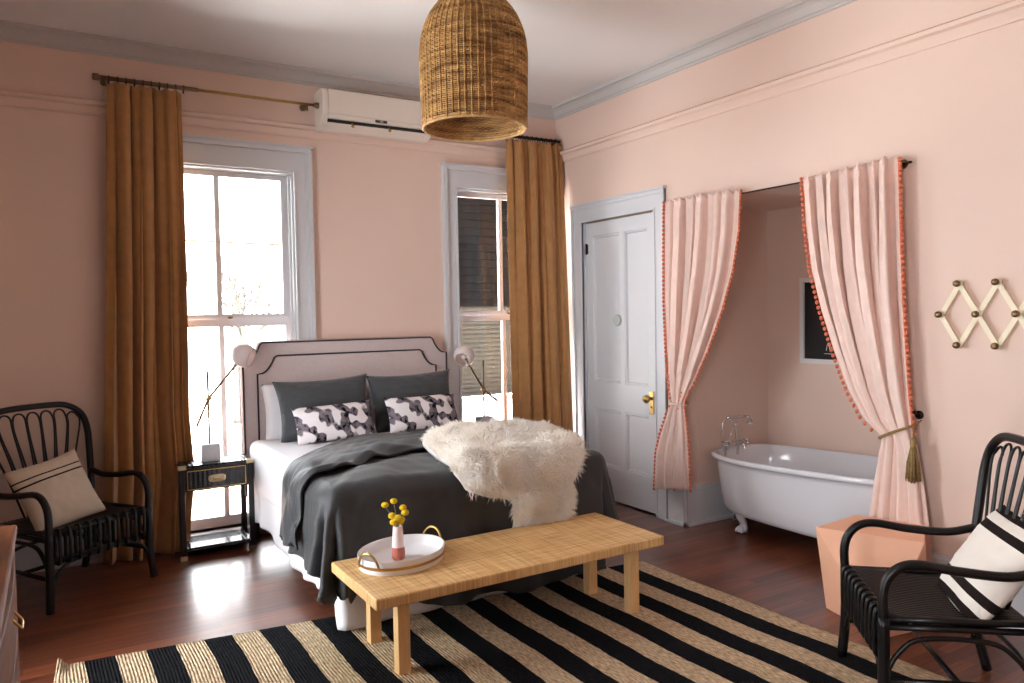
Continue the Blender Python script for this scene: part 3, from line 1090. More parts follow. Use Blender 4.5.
# ------------------------------------------------------------------ bed
BX0, BX1, BYF = -2.65, -1.12, -1.975
bed = thing('bed', 'queen bed with taupe upholstered headboard outlined in dark piping', 'bed', (-1.88, -1.05, 0))
BI = Matrix.Translation((1.88, 1.05, 0))
def bp_(o):
    o.matrix_parent_inverse = BI
    return o
HB0, HB1 = -2.66, -1.125
def hb_outline(inset, zb, shift=0.0):
    a, b_ = HB0 + inset, HB1 - inset
    zt = 1.345 - inset
    zs = 1.225 - inset
    cw = 0.13
    pts = [V((a, 0, zb))]
    L = [(a, zs), (a + 0.035, zs + 0.004), (a + 0.06, zs + 0.02), (a + 0.085, zs + 0.05), (a + 0.10, zs + 0.075), (a + 0.115, zt - 0.012), (a + 0.135, zt)]
    R = [(a + b_ - x, z) for x, z in reversed(L)]
    return pts + [V((x, 0, z)) for x, z in L + R] + [V((b_, 0, zb))]
bm = BM()
o0 = hb_outline(0.0, 0.30)
loft(bm, [[p + V((0, -.012, 0)) for p in o0], [p + V((0, -.10, 0)) for p in o0]], cap0=True, cap1=True)
hb = bp_(obj('headboard', bm, M['headboard'], bed, bevel=0.012))
bm = BM()
tube(bm, [p + V((0, -.104, 0)) for p in hb_outline(0.008, 0.30)], 0.0055, 7)
tube(bm, [p + V((0, -.010, 0)) for p in hb_outline(0.004, 0.30)], 0.005, 7)
o = obj('piping', bm, M['piping'], hb, sm=True)
bm = BM()
ii = hb_outline(0.10, 0.62)
tube(bm, [p + V((0, -.108, 0)) for p in ii], 0.0055, 7)
o = obj('piping', bm, M['piping'], hb, sm=True)
bm = BM()
loft(bm, [[p + V((0, -.10, 0)) for p in ii], [p + V((0, -.108, 0)) for p in hb_outline(0.108, 0.62)]], cap1=True)
obj('raised_panel', bm, M['headboard'], hb)
for x in (HB0 + .06, HB1 - .06):
    bm = BM()
    box(bm, x - .03, x + .03, -.09, -.04, 0, .30)
    bp_(obj('leg', bm, M['blackwood'], bed))
bm = BM()
box(bm, -2.6, -1.17, -1.97, -.13, .19, .33)
bp_(obj('bed_base', bm, M['blackwood'], bed, bevel=0.01))
bm = BM()
box(bm, BX0 + .01, BX1 - .01, BYF + .02, -.125, .34, .69)
bp_(obj('mattress', bm, M['white'], bed, bevel=0.06, sm=True))
bed.children[-1].modifiers['bevel'].segments = 5
# valance cloth, pleated, round three sides
def skirt_path(s):
    """s in 0..1 from the head left corner round the foot to the head right"""
    L1 = 1.80
    I_ = .03
    W = BX1 - BX0 - 2 * I_
    tot = 2 * L1 + W
    d = s * tot
    if d < L1:
        return V((BX0 + I_, -.145 - d, 0)), V((-1, 0, 0)), d
    if d < L1 + W:
        return V((BX0 + I_ + d - L1, BYF + I_, 0)), V((0, -1, 0)), d
    return V((BX1 - I_, BYF + I_ + d - L1 - W, 0)), V((1, 0, 0)), d
bm = BM()
def sk(u, v):
    p, n, d = skirt_path(u)
    hem = .145 - .115 * smooth((d - 1.66) / .12) * smooth((3.5 - d) / .12)
    z = .62 + (hem + 0.03 * math.sin(d * 4.1) * (hem > .1) - .62) * v
    k = 0.004 + v * 0.022 * (0.5 + 0.5 * math.sin(d * 21 + 1.2 * math.sin(d * 5)))
    return V((p.x, p.y, z)) + n * k
grid(bm, 320, 24, sk)
bp_(obj('bed_skirt', bm, M['white'], bed, sm=True, solid=0.003))

# drape mapping over the mattress
R_ = 0.085
DX0, DX1, DYF = BX0 + R_ - .055, BX1 - R_ + .09, BYF + R_ - .005
def drape(a, b_, off=0.0, ztop=0.712, fold=1.0, hang=1.0):
    nx = min(max(a, DX0), DX1)
    ny = max(b_, DYF)
    ox, oy = a - nx, b_ - ny
    d = math.hypot(ox, oy)
    # puffed top, lower towards the edges
    ex = min(nx - DX0, DX1 - nx)
    puff = 0.022 * smooth(ex / 0.35) * smooth((-.9 - ny) / .5) * smooth((ny - DYF + .05) / 0.3)
    zt = ztop + puff + 0.012 * noise.noise(V((nx * 3.1, ny * 3.3, 2.0))) + off
    if d < 1e-9:
        return V((nx, ny, zt))
    dx, dy = ox / d, oy / d
    q = R_ + off
    arc = q * PI / 2
    if d < arc:
        th = d / q
        out, dn = q * math.sin(th), q * (1 - math.cos(th))
    else:
        e = d - arc
        s = a * 7.0 + b_ * 7.0 if not (ox and oy) else 0
        corner = 4 * abs(dx * dy) ** 1.0 if (ox and oy) else 0.0
        ang = math.atan2(dy, dx)
        s = nx + ny
        rip = math.sin(17 * s + 9 * ang + 1.5 * math.sin(3 * s))
        out = q + hang * e * 0.10 + fold * min(e, .5) * (0.06 + 0.05 * corner) * rip
        dn = q + e * 0.985
    return V((nx + dx * out, ny + dy * out, zt - dn))

# duvet: one sheet, turned down near the pillows, its turned part lying on top
duvet = thing('duvet', 'charcoal grey linen duvet turned down over the bed', 'duvet', (-1.88, -1.3, .7))
DI = Matrix.Translation((1.88, 1.3, -.7))
bm = BM()
A0, A1 = -3.07, -0.66
def head_line(a):        # where the duvet is folded over (towards the pillows)
    return -0.80 - 0.55 * smooth((-1.98 - a) / 0.85) + 0.05 * math.sin(a * 5)
def turn_line(a):        # edge of the turned part
    return -1.52 - 0.20 * smooth((-2.1 - a) / 0.6) + 0.02 * math.sin(a * 6) + 0.05 * smooth((a + 1.8) / .6)
BEND = -2.61
def du(u, v):
    # v: 0..0.62 body from the foot hem to the fold, 0.62..0.68 the fold roll, then the turned part back down the bed
    a = A0 + (A1 - A0) * u
    if a < DX0:      # hem rises towards the head on the hanging side
        pass
    wr = 0.016 * noise.noise(V((a * 4, v * 12, 0))) + 0.007 * noise.noise(V((a * 13 + v * 9, v * 25, 3)))
    if v < 0.60:
        t = v / 0.60
        bend = BEND + .21 * math.exp(-((a + 2.46) / .20) ** 2) + .02 * math.sin(a * 9)
        b_ = bend + (head_line(a) - bend) * t
        # the corners of the sheet hang shorter than a square corner would
        ca, cb = max(0, DX0 - a, a - DX1), max(0, DYF - b_)
        if ca and cb:
            q = math.hypot(ca, cb)
            lim = .53
            if q > lim:
                k = lim / q
                k = k + (1 - k) * .15
                a = DX0 - ca * k if a < DX0 else DX1 + ca * k
                b_ = DYF - cb * k
        return drape(a, b_, 0.0 + wr)
    if v < 0.68:
        t = (v - 0.60) / 0.08
        b_ = head_line(a) + 0.03 * math.sin(t * PI)
        return drape(a, b_, wr * .6 + 0.014 * (1 - math.cos(t * PI)))
    t = (v - 0.68) / 0.32
    b_ = head_line(a) + (turn_line(a) - head_line(a)) * t
    aa = a
    crease = 0.014 * math.sin(26 * (a * 0.55 + b_) + 4 * noise.noise(V((a * 2, b_ * 2, 5)))) * (0.3 + 0.7 * t)
    crease += 0.024 * noise.noise(V((a * 4 + b_ * 2, b_ * 9, 7)))
    lip = -0.018 * smooth((t - .93) / .07)
    return drape(aa, b_, wr * (.6 + .4 * t) + 0.028 + 0.016 * t + crease * (.3 + .7 * t) + lip)
grid(bm, 220, 230, du)
o = obj('cover', bm, M['charcoal'], duvet, sm=True, solid=0.012)
o.matrix_parent_inverse = DI

# ---- pillows
def pillow(name, label, cat, c, r, u, w, h, t, m, group=None, pinch=0.06, seed=0, parts=None):
    r, u = V(r).normalized(), V(u).normalized()
    n = r.cross(u).normalized()
    u = n.cross(r).normalized()
    bm = BM()
    uvl = bm.loops.layers.uv.verify()
    N = 26
    def side(sg):
        def fn(a, b_):
            x, y = 2 * a - 1, 2 * b_ - 1
            ax_, ay_ = abs(x), abs(y)
            th = (max(0, 1 - ax_ ** 2.6) * max(0, 1 - ay_ ** 2.6)) ** 0.55
            # edges draw in between the pulled-out corners
            px = x * (1 - pinch * (1 - ay_ ** 2) * ax_)
            py = y * (1 - pinch * (1 - ax_ ** 2) * ay_)
            wv = 0.10 * noise.noise(V((x * 1.7 + seed, y * 1.7, seed * 2.3 + sg)))
            cr = 0.05 * noise.noise(V((x * 5 + seed + y * 2, y * 7, 1)))
            return V((px * w / 2, py * h / 2, sg * t / 2 * th * (1 + wv + cr * 2) + 0.012 * noise.noise(V((x * 1.2, y * 1.2, seed + 9)))))
        return fn
    A = grid(bm, N, N, side(1))
    f0 = len(bm.faces)
    B = grid(bm, N, N, side(-1))
    bmesh.ops.remove_doubles(bm, verts=bm.verts, dist=1e-5)
    o = obj(name, bm, m, None, sm=True)
    M4 = Matrix((tuple(r) + (0,), tuple(u) + (0,), tuple(n) + (0,), (0, 0, 0, 1))).transposed()
    o.matrix_world = Matrix.Translation(V(c)) @ M4
    if label:
        tag(o, label, cat, group)
    return o
lean = lambda k: V((0, k, 1)).normalized()
pillow('bed_pillow', 'white pillow behind the left charcoal pillow, against the headboard', 'pillow', (-2.22, -.185, .86), (1, 0, 0.0), lean(.18), .66, .40, .11, M['white'], 'white sleeping pillows', seed=1)
pillow('bed_pillow', 'white pillow behind the right charcoal pillow, its corner just showing', 'pillow', (-1.51, -.185, .87), (1, 0, 0), lean(.18), .62, .40, .11, M['white'], 'white sleeping pillows', seed=2)
pillow('bed_pillow', 'charcoal pillow on the left of the bed, partly behind a floral cushion', 'pillow', (-2.17, -.335, .885), (1, 0, .03), lean(.30), .66, .43, .20, M['charcoal2'], 'charcoal pillows', seed=3, pinch=.09)
pillow('bed_pillow', 'charcoal pillow on the right of the bed, partly behind a floral cushion', 'pillow', (-1.52, -.335, .885), (1, 0, .02), lean(.30), .66, .43, .20, M['charcoal2'], 'charcoal pillows', seed=4, pinch=.09)
pillow('floral_cushion', 'small floral lumbar cushion leaning on the left charcoal pillow', 'cushion', (-2.17, -.54, .815), (1, 0, .03), lean(.45), .54, .25, .13, M['floral'], 'floral lumbar cushions', seed=5, pinch=.05)
pillow('floral_cushion', 'small floral lumbar cushion leaning on the right charcoal pillow', 'cushion', (-1.54, -.54, .825), (1, 0, .0), lean(.45), .54, .25, .13, M['floral'], 'floral lumbar cushions', seed=8, pinch=.05)

# ---- faux fur throw
throw = thing('fur_throw', 'shaggy cream faux fur throw draped over the foot of the bed', 'throw', (-1.5, -1.7, .78))
TI = Matrix.Translation((1.5, 1.7, -.78))
rowsL = [(-2.52, -1.60), (-2.47, -1.69), (-2.30, -1.72), (-2.19, -1.72), (-2.16, -1.86), (-2.10, -1.99), (-2.0, -2.04), (-1.75, -2.03), (-1.5, -1.99), (-1.3, -1.86), (-1.2, -1.70), (-1.16, -1.52)]
rowsR = [(-2.52, -1.47), (-2.47, -1.40), (-2.30, -1.35), (-2.15, -1.33), (-2.06, -1.27), (-2.0, -1.22), (-1.75, -1.10), (-1.5, -1.04), (-1.3, -1.09), (-1.2, -1.2), (-1.16, -1.34)]
def th(u, v):
    b_ = -2.52 + (1.36) * v
    aL, aR = interp(rowsL, b_), interp(rowsR, b_)
    a = aL + (aR - aL) * u
    e = min(u, 1 - u, v, 1 - v)
    lump = 0.045 * noise.noise(V((a * 4, b_ * 4, 1))) + 0.035 * noise.noise(V((a * 10, b_ * 10, 4)))
    lift = 0.028 * smooth(e / 0.08) + lump * smooth(e / .1) + 0.006
    lift += .022 * smooth((b_ + 1.75) / .3)
    # thicker bunched ridge along the foot edge
    lift += 0.03 * math.exp(-((b_ + 2.0) / 0.12) ** 2) * smooth(e / .1)
    return drape(a, b_, lift + 0.032, fold=0.2, hang=0.3)
bm = BM()
gv = grid(bm, 70, 70, th)
samples = []
for j in range(70):
    for i in range(70):
        samples.append((gv[j][i].co.copy(), gv[j][i + 1].co.copy(), gv[j + 1][i].co.copy(), gv[j + 1][i + 1].co.copy()))
o = obj('fur_backing', bm, M['fur'], throw, sm=True, solid=0.02, off=-1)
o.matrix_parent_inverse = TI
bm = BM()
rnd = random.Random(5)
for k in range(30000):
    q = samples[int(rnd.random() * len(samples))]
    u, v = rnd.random(), rnd.random()
    p = q[0] * (1 - u) * (1 - v) + q[1] * u * (1 - v) + q[2] * (1 - u) * v + q[3] * u * v
    n = (q[1] - q[0]).cross(q[2] - q[0])
    if n.length < 1e-9:
        continue
    n.normalize()
    tf = noise.noise_vector(p * 15.0) * 1.3
    d = (n * 1.0 + tf * 1.1 + V((rnd.uniform(-.4, .4), rnd.uniform(-.4, .4), rnd.uniform(-.4, .4)))).normalized()
    L = rnd.uniform(.026, .052)
    w = d.cross(V((rnd.uniform(-1, 1), rnd.uniform(-1, 1), rnd.uniform(-1, 1)))).normalized() * 0.002
    p1 = p + d * L * .55 + V((0, 0, -.002))
    p2 = p + d * L + V((0, 0, -.012))
    a, b2, c_, d_, e_ = (bm.verts.new(p - w), ) + (bm.verts.new(p + w), bm.verts.new(p1 + w * .8), bm.verts.new(p1 - w * .8), bm.verts.new(p2))
    bm.faces.new((a, b2, c_, d_))
    bm.faces.new((d_, c_, e_))
o = obj('fur_pile', bm, M['fur'], throw)
o.matrix_parent_inverse = TI
o['kind'] = 'stuff'

# ------------------------------------------------------------------ bench, tray, vase
BZ = 0.395
bx0, bx1, by0, by1 = -2.70, -1.195, -2.60, -2.045
bench = thing('bench', 'low pale wood bench with wrapped rattan top at the foot of the bed', 'bench', ((bx0 + bx1) / 2, (by0 + by1) / 2, 0))
hw, hd = (bx1 - bx0) / 2, (by1 - by0) / 2
bm = BM()
box(bm, -hw, hw, -hd, hd, BZ - .048, BZ)
obj('top', bm, M['rattan'], bench, bevel=0.008)
for x, y in ((-hw + .165, -hd + .145), (-hw + .175, hd - .06), (hw - .13, -hd + .10), (hw - .14, hd - .13)):
    bm = BM()
    box(bm, x - .027, x + .027, y - .027, y + .027, 0.009, BZ - .048)
    obj('leg', bm, M['wood'], bench, bevel=0.003)

tr_c = V((-2.425, -2.215, BZ + .001))
tray = thing('serving_tray', 'oval white tray with brass band and loop handles on the bench', 'tray', tr_c, math.radians(28))
ra, rb = 0.215, 0.17
bm = BM()
prof = [(0, 0.012), (.93, .012), (.965, .018), (1.0, .058), (1.03, .060), (1.035, .055), (1.0, .0), (.9, -.0), (0, 0)]
rings = []
for r, z in prof:
    rings.append([V((ra * max(r, .001) * math.cos(2 * PI * k / 56), rb * max(r, .001) * math.sin(2 * PI * k / 56), z)) for k in range(56)])
loft(bm, rings)
obj('dish', bm, M['traywhite'], tray, sm=True, angle=0.8)
bm = BM()
loft(bm, [[V((ra * s * math.cos(2 * PI * k / 56), rb * s * math.sin(2 * PI * k / 56), z)) for k in range(56)]
          for s, z in ((1.02, .022), (1.032, .022), (1.04, .034), (1.028, .034))])
obj('brass_band', bm, M['brass'], tray, sm=False)
for s in (-1, 1):
    bm = BM()
    pts = [V((s * (ra * 1.0 + .006 + .012 * math.sin(t)), .055 * math.cos(t), .028 + .068 * math.sin(t))) for t in [PI * k / 16 for k in range(17)]]
    tube(bm, pts, 0.0052, 8)
    obj('handle', bm, M['brass'], tray, sm=True)
vz = BZ + .0145
vase = thing('bud_vase', 'slim blush vase with terracotta dipped foot on the white tray', 'vase', (-2.445, -2.22, vz))
bm = BM()
lathe(bm, [(0, 0), (.024, 0), (.029, .006), (.030, .03), (.0285, .056)], seg=28)
obj('base', bm, M['vasebot'], vase, sm=True)['label'] = 'terracotta dipped base'
bm = BM()
lathe(bm, [(.0286, .056), (.026, .09), (.023, .125), (.0215, .148), (.020, .150), (.018, .146), (.018, .06)], seg=28)
obj('neck', bm, M['vasetop'], vase, sm=True)
fl = [(-.055, -.0, .245, .017), (-.015, .0, .262, .017), (.026, 0, .232, .017), (.036, -.01, .212, .018), (-.022, -.01, .198, .019),
      (.004, -.018, .190, .019), (-.014, -.02, .172, .019), (.020, -.014, .182, .017), (-.002, .012, .172, .018), (.012, .0, .168, .018)]
cr = V((.853, -.521, 0))
cf = V((.521, .853, 0))
for k, (a, b_, z, r) in enumerate(fl):
    base = V((-2.445, -2.22, vz + .012))
    f = thing('billy_button', 'yellow round billy button flower in the blush vase', 'flower', base, group='yellow flowers in the vase')
    top = cr * a + cf * b_ + V((0, 0, z - .012))
    bm = BM()
    ang = k * .7
    p0 = V((.010 * math.cos(ang), .010 * math.sin(ang), .0))
    tube(bm, spline([p0, p0 * .5 + V((0, 0, .13)), top - V((0, 0, r * .5))], 5), 0.0015, 5)
    obj('stem', bm, M['stem'], f, sm=True)
    bm = BM()
    ball(bm, top, r, 2, (1, 1, .8))
    obj('bloom', bm, M['flower'], f, sm=True)

# ------------------------------------------------------------------ rug
bm = BM()
C00, C10 = V((-3.80, -4.3, 0)), V((-.70, -4.3, 0))
C01, C11 = V((-3.785, -1.575, 0)), V((-.775, -1.945, 0))
def rg(u, v):
    p = C00.lerp(C10, u).lerp(C01.lerp(C11, u), v)
    curl = .035 * smooth((0.02 - u) / .02) * smooth((v - .93) / .07)
    lift = .006 * max(0, noise.noise(V((p.x * 2, p.y * 2, 0))))
    edge = min(u, 1 - u, v, 1 - v)
    p.x += 0.004 * math.sin(p.y * 9) + .02 * smooth((0.02 - u) / .02) * smooth((v - .93) / .07)
    return V((p.x, p.y, .0065 + curl + lift * smooth(edge / .05)))
grid(bm, 150, 90, rg)
tag(obj('striped_rug', bm, M['rug'], None, sm=True, solid=.009), 'large jute rug with black and tan stripes under the bench', 'rug')

# ------------------------------------------------------------------ nightstands
def nightstand(label):
    t = thing('nightstand', label, 'nightstand', group='black campaign nightstands')
    W, D, Hh = .45, .27, .59
    for x in (0, W):
        for y in (0, -D):
            xa = x if x == 0 else x - .035
            ya = y - .035 if y == 0 else y
            bm = BM()
            box(bm, xa, xa + .035, ya, ya + .035, 0.0, Hh - .012)
            lg = obj('leg', bm, M['blackwood'], t, bevel=.003)
            bm = BM()
            box(bm, xa - .002, xa + .037, ya - .002, ya + .037, 0.0, .028)
            obj('foot_cap', bm, M['palebrass'], lg)
    bm = BM()
    box(bm, .035, W - .035, -D, -.0, Hh - .02, Hh - .001)
    box(bm, 0.0, W, -D - .0, 0, Hh - .012, Hh)
    obj('top', bm, M['cane'], t, bevel=.003)
    bm = BM()
    box(bm, .035, W - .035, -D + .012, 0, Hh - .165, Hh - .02)
    obj('case', bm, M['blackwood'], t)
    bm = BM()
    box(bm, .045, W - .045, -D - .001, -D + .012, Hh - .155, Hh - .03)
    dr = obj('drawer', bm, M['cane'], t, bevel=.002)
    bm = BM()
    x0, x1, z0, z1 = .048, W - .048, Hh - .153, Hh - .032
    for a, b_, c_, d_ in ((x0, x1, z0, z0 + .005), (x0, x1, z1 - .005, z1), (x0, x0 + .005, z0, z1), (x1 - .005, x1, z0, z1)):
        box(bm, a, b_, -D - .004, -D - .001, c_, d_)
    obj('brass_inlay', bm, M['brass'], dr)
    bm = BM()
    cx, cz = W / 2, (z0 + z1) / 2
    ring = lambda s, y: [V((cx + .045 * s * (abs(math.cos(a)) ** .5) * math.copysign(1, math.cos(a)), y, cz + .02 * s * (abs(math.sin(a)) ** .6) * math.copysign(1, math.sin(a)))) for a in [2 * PI * k / 32 for k in range(32)]]
    loft(bm, [ring(1.15, -D - .001), ring(1.15, -D - .006), ring(.9, -D - .007), ring(.8, -D - .002)], cap1=True)
    hn = obj('handle', bm, M['palebrass'], dr)
    bm = BM()
    tube(bm, [V((cx - .024, -D - .006, cz + .006)), V((cx - .022, -D - .01, cz - .006)), V((cx + .022, -D - .01, cz - .006)), V((cx + .024, -D - .006, cz + .006))], .0035, 6)
    obj('bail', bm, M['brass'], hn, sm=True)
    bm = BM()
    box(bm, .02, W - .02, -D + .0, 0, .055, .075)
    obj('shelf', bm, M['cane'], t, bevel=.003)
    for a, b_ in ((-.003, .045), (W - .045, W + .003)):
        for c_, d_ in ((-D - .004, -D + .035), (-.035, .003)):
            bm = BM()
            box(bm, a, b_, c_, d_, Hh - .022, Hh + .002)
            obj('corner_cap', bm, M['palebrass'], t, bevel=.002)
    return t
ns = nightstand('black campaign nightstand with brass corners left of the bed')
ns.location = (-3.10, -.05, 0)
ns2 = copy_tree(ns)
ns2.location = (-1.03, -.05, 0)
ns2['label'] = 'black nightstand right of the bed under the right lamp'

# ------------------------------------------------------------------ bedside lamps
def lamp(label, loc, side, arm0, knee, head, rod_h, open_dir, headscale):
    """positions are relative to the base centre"""
    t = thing('bedside_lamp', label, 'lamp', loc, 0, 'bedside lamps')
    bm = BM()
    box(bm, -.058, .058, -.045, .045, 0, .112)
    obj('base', bm, M['marble'], t, bevel=.004)
    bm = BM()
    tube(bm, [V((0, 0, .112)), V((0, 0, rod_h))], .0075, 8)
    obj('rod', bm, M['oldbrass'], t, sm=True)
    bm = BM()
    k = V(knee)
    tube(bm, [k + V((-.02, 0, 0)), k + V((.02, 0, 0))], .009, 10)
    ball(bm, k + V((0, -.012, 0)), .015, 2)
    obj('joint', bm, M['brass'], t, sm=True)
    bm = BM()
    tube(bm, [V(arm0), k, V(head)], .0085, 8)
    obj('arm', bm, M['oldbrass'], t, sm=True)
    bm = BM()
    od = V(open_dir).normalized()
    x = od.orthogonal().normalized()
    y = od.cross(x)
    R = .080
    rings = []
    outer = [(R * math.sin(a), -R * math.cos(a)) for a in [PI * .02 + (PI * .73) * i / 16 for i in range(17)]]
    inner = [(r * .95, z * .95 + .001) for r, z in reversed(outer)]
    for r, z in outer + inner:
        rings.append([V(head) + od * (z * headscale) + x * r * math.cos(2 * PI * q / 28) + y * r * math.sin(2 * PI * q / 28) for q in range(28)])
    loft(bm, rings, cap0=True, cap1=True)
    sh = obj('lamp_shade', bm, M['shadewhite'], t, sm=True)
    bm = BM()
    ball(bm, V(head) + od * .008, .022, 2)
    obj('bulb', bm, M['bulb'], sh, sm=True)
    bm = BM()
    s = side
    tube(bm, spline([V(arm0), V(arm0) + V((-.02 * s, 0, -.10)), V((-.045 * s, .03, .06)), V((-.05 * s, .05, .004))], 6), .002, 6)
    obj('cord', bm, M['inkwhite'], t, sm=True)
    bm = BM()
    tube(bm, [V(head) - od * .055, V(head) - od * .075 + V((-.01, 0, .01))], .004, 6)
    obj('finial', bm, M['oldbrass'], t, sm=True)
    return t
lamp('white globe lamp with brass arm on the left nightstand', (-2.893, -.20, .59), 1,
     (-.075, 0, .225), (.0, 0, .40), (.225, -.01, .672), .58, (.75, -.5, -.35), 1.0)
lamp('white globe lamp with brass arm right of the bed, shade facing the pillows', (-.86, -.20, .59), -1,
     (.125, 0, .225), (.0, 0, .325), (-.20, -.06, .60), .55, (-.55, -.6, -.45), 1.0)

# ------------------------------------------------------------------ rattan chairs
def pt(x, y, z):
    return V((x, y, z))
def rattan_chair(label):
    """front edge centre at origin, chair faces -y, seat .42 high"""
    t = thing('rattan_armchair', label, 'armchair', group='black rattan armchairs')
    w = .27
    for s in (-1, 1):
        bm = BM()
        tube(bm, spline([pt(s * (w + .012), -.012, .01), pt(s * w, 0, .2), pt(s * w, 0, .42)], 6), .020, 10)
        obj('leg', bm, M['black'], t, sm=True)
        bm = BM()
        tube(bm, spline([pt(s * w, 0, .40), pt(s * w, -.004, .50), pt(s * w, .012, .565), pt(s * w, .055, .610), pt(s * w, .12, .622),
                         pt(s * w, .25, .602), pt(s * (w + .005), .40, .592), pt(s * (w + .003), .505, .615)], 7), .0175, 10)
        obj('arm', bm, M['black'], t, sm=True)
        bm = BM()
        tube(bm, spline([pt(s * (w - .03), .54, .01), pt(s * (w - .02), .50, .2), pt(s * (w - .01), .48, .42)], 6), .019, 10)
        obj('leg', bm, M['black'], t, sm=True)
    # back hoop
    bm = BM()
    hoop = spline([pt(-w + .01, .48, .40), pt(-w, .50, .55), pt(-w - .012, .525, .72), pt(-w - .015, .545, .87), pt(-w + .012, .558, .965), pt(-w + .08, .566, 1.02),
                   pt(-.10, .57, 1.035), pt(.10, .57, 1.035), pt(w - .08, .566, 1.02), pt(w - .012, .558, .965), pt(w + .015, .545, .87), pt(w + .012, .525, .72),
                   pt(w, .50, .55), pt(w - .01, .48, .40)], 6)
    tube(bm, hoop, .018, 10)
    obj('back_frame', bm, M['black'], t, sm=True)
    # hairpin canes, fanning up from the seat back
    n = 7
    for k in range(n):
        c0 = (k - (n - 1) / 2) * .036
        c1 = (k - (n - 1) / 2) * .072
        hwid = .033
        top = 1.0 if abs(k - 3) < 3 else .975
        bm = BM()
        tube(bm, spline([pt(c0 - .010, .462, .41), pt((c0 + c1) / 2 - .02, .51, .68), pt(c1 - hwid, .555, .90), pt(c1 - hwid * .85, .572, top - .02),
                         pt(c1, .578, top + .002), pt(c1 + hwid * .85, .572, top - .02), pt(c1 + hwid, .555, .90), pt((c0 + c1) / 2 + .02, .51, .68), pt(c0 + .010, .462, .41)], 6), .0055, 7)
        obj('back_cane', bm, M['black'], t, sm=True)
    # seat: side, front and back rails with a slatted deck
    bm = BM()
    for z in (.415, .275):
        tube(bm, [pt(-w, 0, z), pt(w, 0, z)], .012, 8)
    for z in (.415, .385):
        for s in (-1, 1):
            tube(bm, [pt(s * w, 0, z), pt(s * (w - .012), .49, z)], .013, 8)
    tube(bm, [pt(-w, .48, .405), pt(w, .48, .405)], .013, 8)
    obj('seat_rail', bm, M['black'], t, sm=True)
    bm = BM()
    for k in range(27):
        x = -w + .022 + k * (2 * w - .044) / 26
        tube(bm, spline([pt(x, .0, .424), pt(x, .12, .408), pt(x, .30, .400), pt(x, .48, .413)], 3), .0105, 6)
    obj('seat', bm, M['black'], t, sm=True)
    # short canes looped round the apron rails
    def loop(bm, p, n, h0, h1):
        p, n = V(p), V(n)
        q = []
        for a in range(15):
            th = -PI / 2 + 2 * PI * a / 14 * .75
        pts = [p + n * .018 + V((0, 0, h1)), p + n * .021 + V((0, 0, (h0 + h1) / 2)), p + n * .018 + V((0, 0, h0)),
               p + V((0, 0, h0 + .016)), p - n * .018 + V((0, 0, h0)), p - n * .02 + V((0, 0, (h0 + h1) / 2)),
               p - n * .018 + V((0, 0, h1)), p + V((0, 0, h1 - .018))]
        tube(bm, spline(pts, 4, closed=True), .0085, 7, closed=True)
    for k in range(10):
        x = -w + .042 + k * (2 * w - .084) / 9
        bm = BM()
        loop(bm, (x, 0, 0), (0, -1, 0), .42, .27)
        obj('apron_loop', bm, M['black'], t, sm=True)
    # arched struts between the legs
    for s in (-1, 1):
        bm = BM()
        tube(bm, spline([pt(s * w, .005, .20), pt(s * w, .05, .29), pt(s * w, .13, .345), pt(s * w, .34, .345), pt(s * (w - .01), .43, .29), pt(s * (w - .02), .495, .20)], 5), .010, 8)
        obj('strut', bm, M['black'], t, sm=True)
    for y in (.0, .49):
        bm = BM()
        ww = w if y == 0 else w - .015
        tube(bm, spline([pt(-ww, y, .13), pt(-ww + .05, y, .215), pt(-ww + .14, y, .255), pt(ww - .14, y, .255), pt(ww - .05, y, .215), pt(ww, y, .13)], 5), .010, 8)
        obj('strut', bm, M['black'], t, sm=True)
    bm = BM()
    tube(bm, [pt(-w + .02, .25, .18), pt(w - .02, .25, .18)], .011, 8)
    for s in (-1, 1):
        tube(bm, [pt(s * w, .0, .18), pt(s * (w - .02), .50, .18)], .011, 8)
    obj('stretcher', bm, M['black'], t, sm=True)
    return t
def place(t, P1, P2, sx=1.0, sz=1.0):
    """P1, P2: floor points of the two front legs; P1 is the sitter's left (local +x)"""
    P1, P2 = V(P1), V(P2)
    c = (P1 + P2) / 2
    d = P1 - P2
    t.scale = (sx, 1, sz)
    t.location = (c.x, c.y, 0)
    t.rotation_euler = (0, 0, math.atan2(d.y, d.x))
chL = rattan_chair('black rattan armchair in the far left corner beside the mustard curtain')
place(chL, (-3.285, -.53), (-3.80, -.86), 1.09, .98)
chR = copy_tree(chL)
chR['label'] = 'black rattan armchair at the right edge in front of the pink wall'
place(chR, (-1.265, -3.80), (-.885, -3.375), 1.0, .955)

# seat cushions of the chairs
Rl = V((.843, .54, 0))
bL = V((-.54, .843, 0))
r, u = Rl, (bL * .5 + V((0, 0, 1))).normalized()
ph = math.radians(-9)
r2 = r * math.cos(ph) - u * math.sin(ph)
u2 = r * math.sin(ph) * -1 * -1 + u * math.cos(ph)
r2 = (r * math.cos(ph) - u * math.sin(ph)).normalized()
u2 = (r * math.sin(ph) + u * math.cos(ph)).normalized()
pillow('striped_cushion', 'oatmeal cushion with two thin dark lines on the left armchair', 'cushion', (-3.745, -.535, .565), r2, u2, .42, .40, .13, M['cush_l'], 'striped cushions on the armchairs', seed=12, pinch=.07)
sR = V((-.648, -.762, 0))
bR = V((.762, -.648, 0))
vv = (bR * .62 + V((0, 0, .78))).normalized()
uu = (sR * 1.0 + V((0, 0, -.30)) + bR * .1).normalized()
pillow('striped_cushion', 'cream cushion with broad dark bands on the right armchair', 'cushion', (-.775, -3.91, .535), (-.70, -.715, .0), (.417, -.395, .818), .44, .46, .14, M['cush_r'], 'striped cushions on the armchairs', seed=14, pinch=.06)

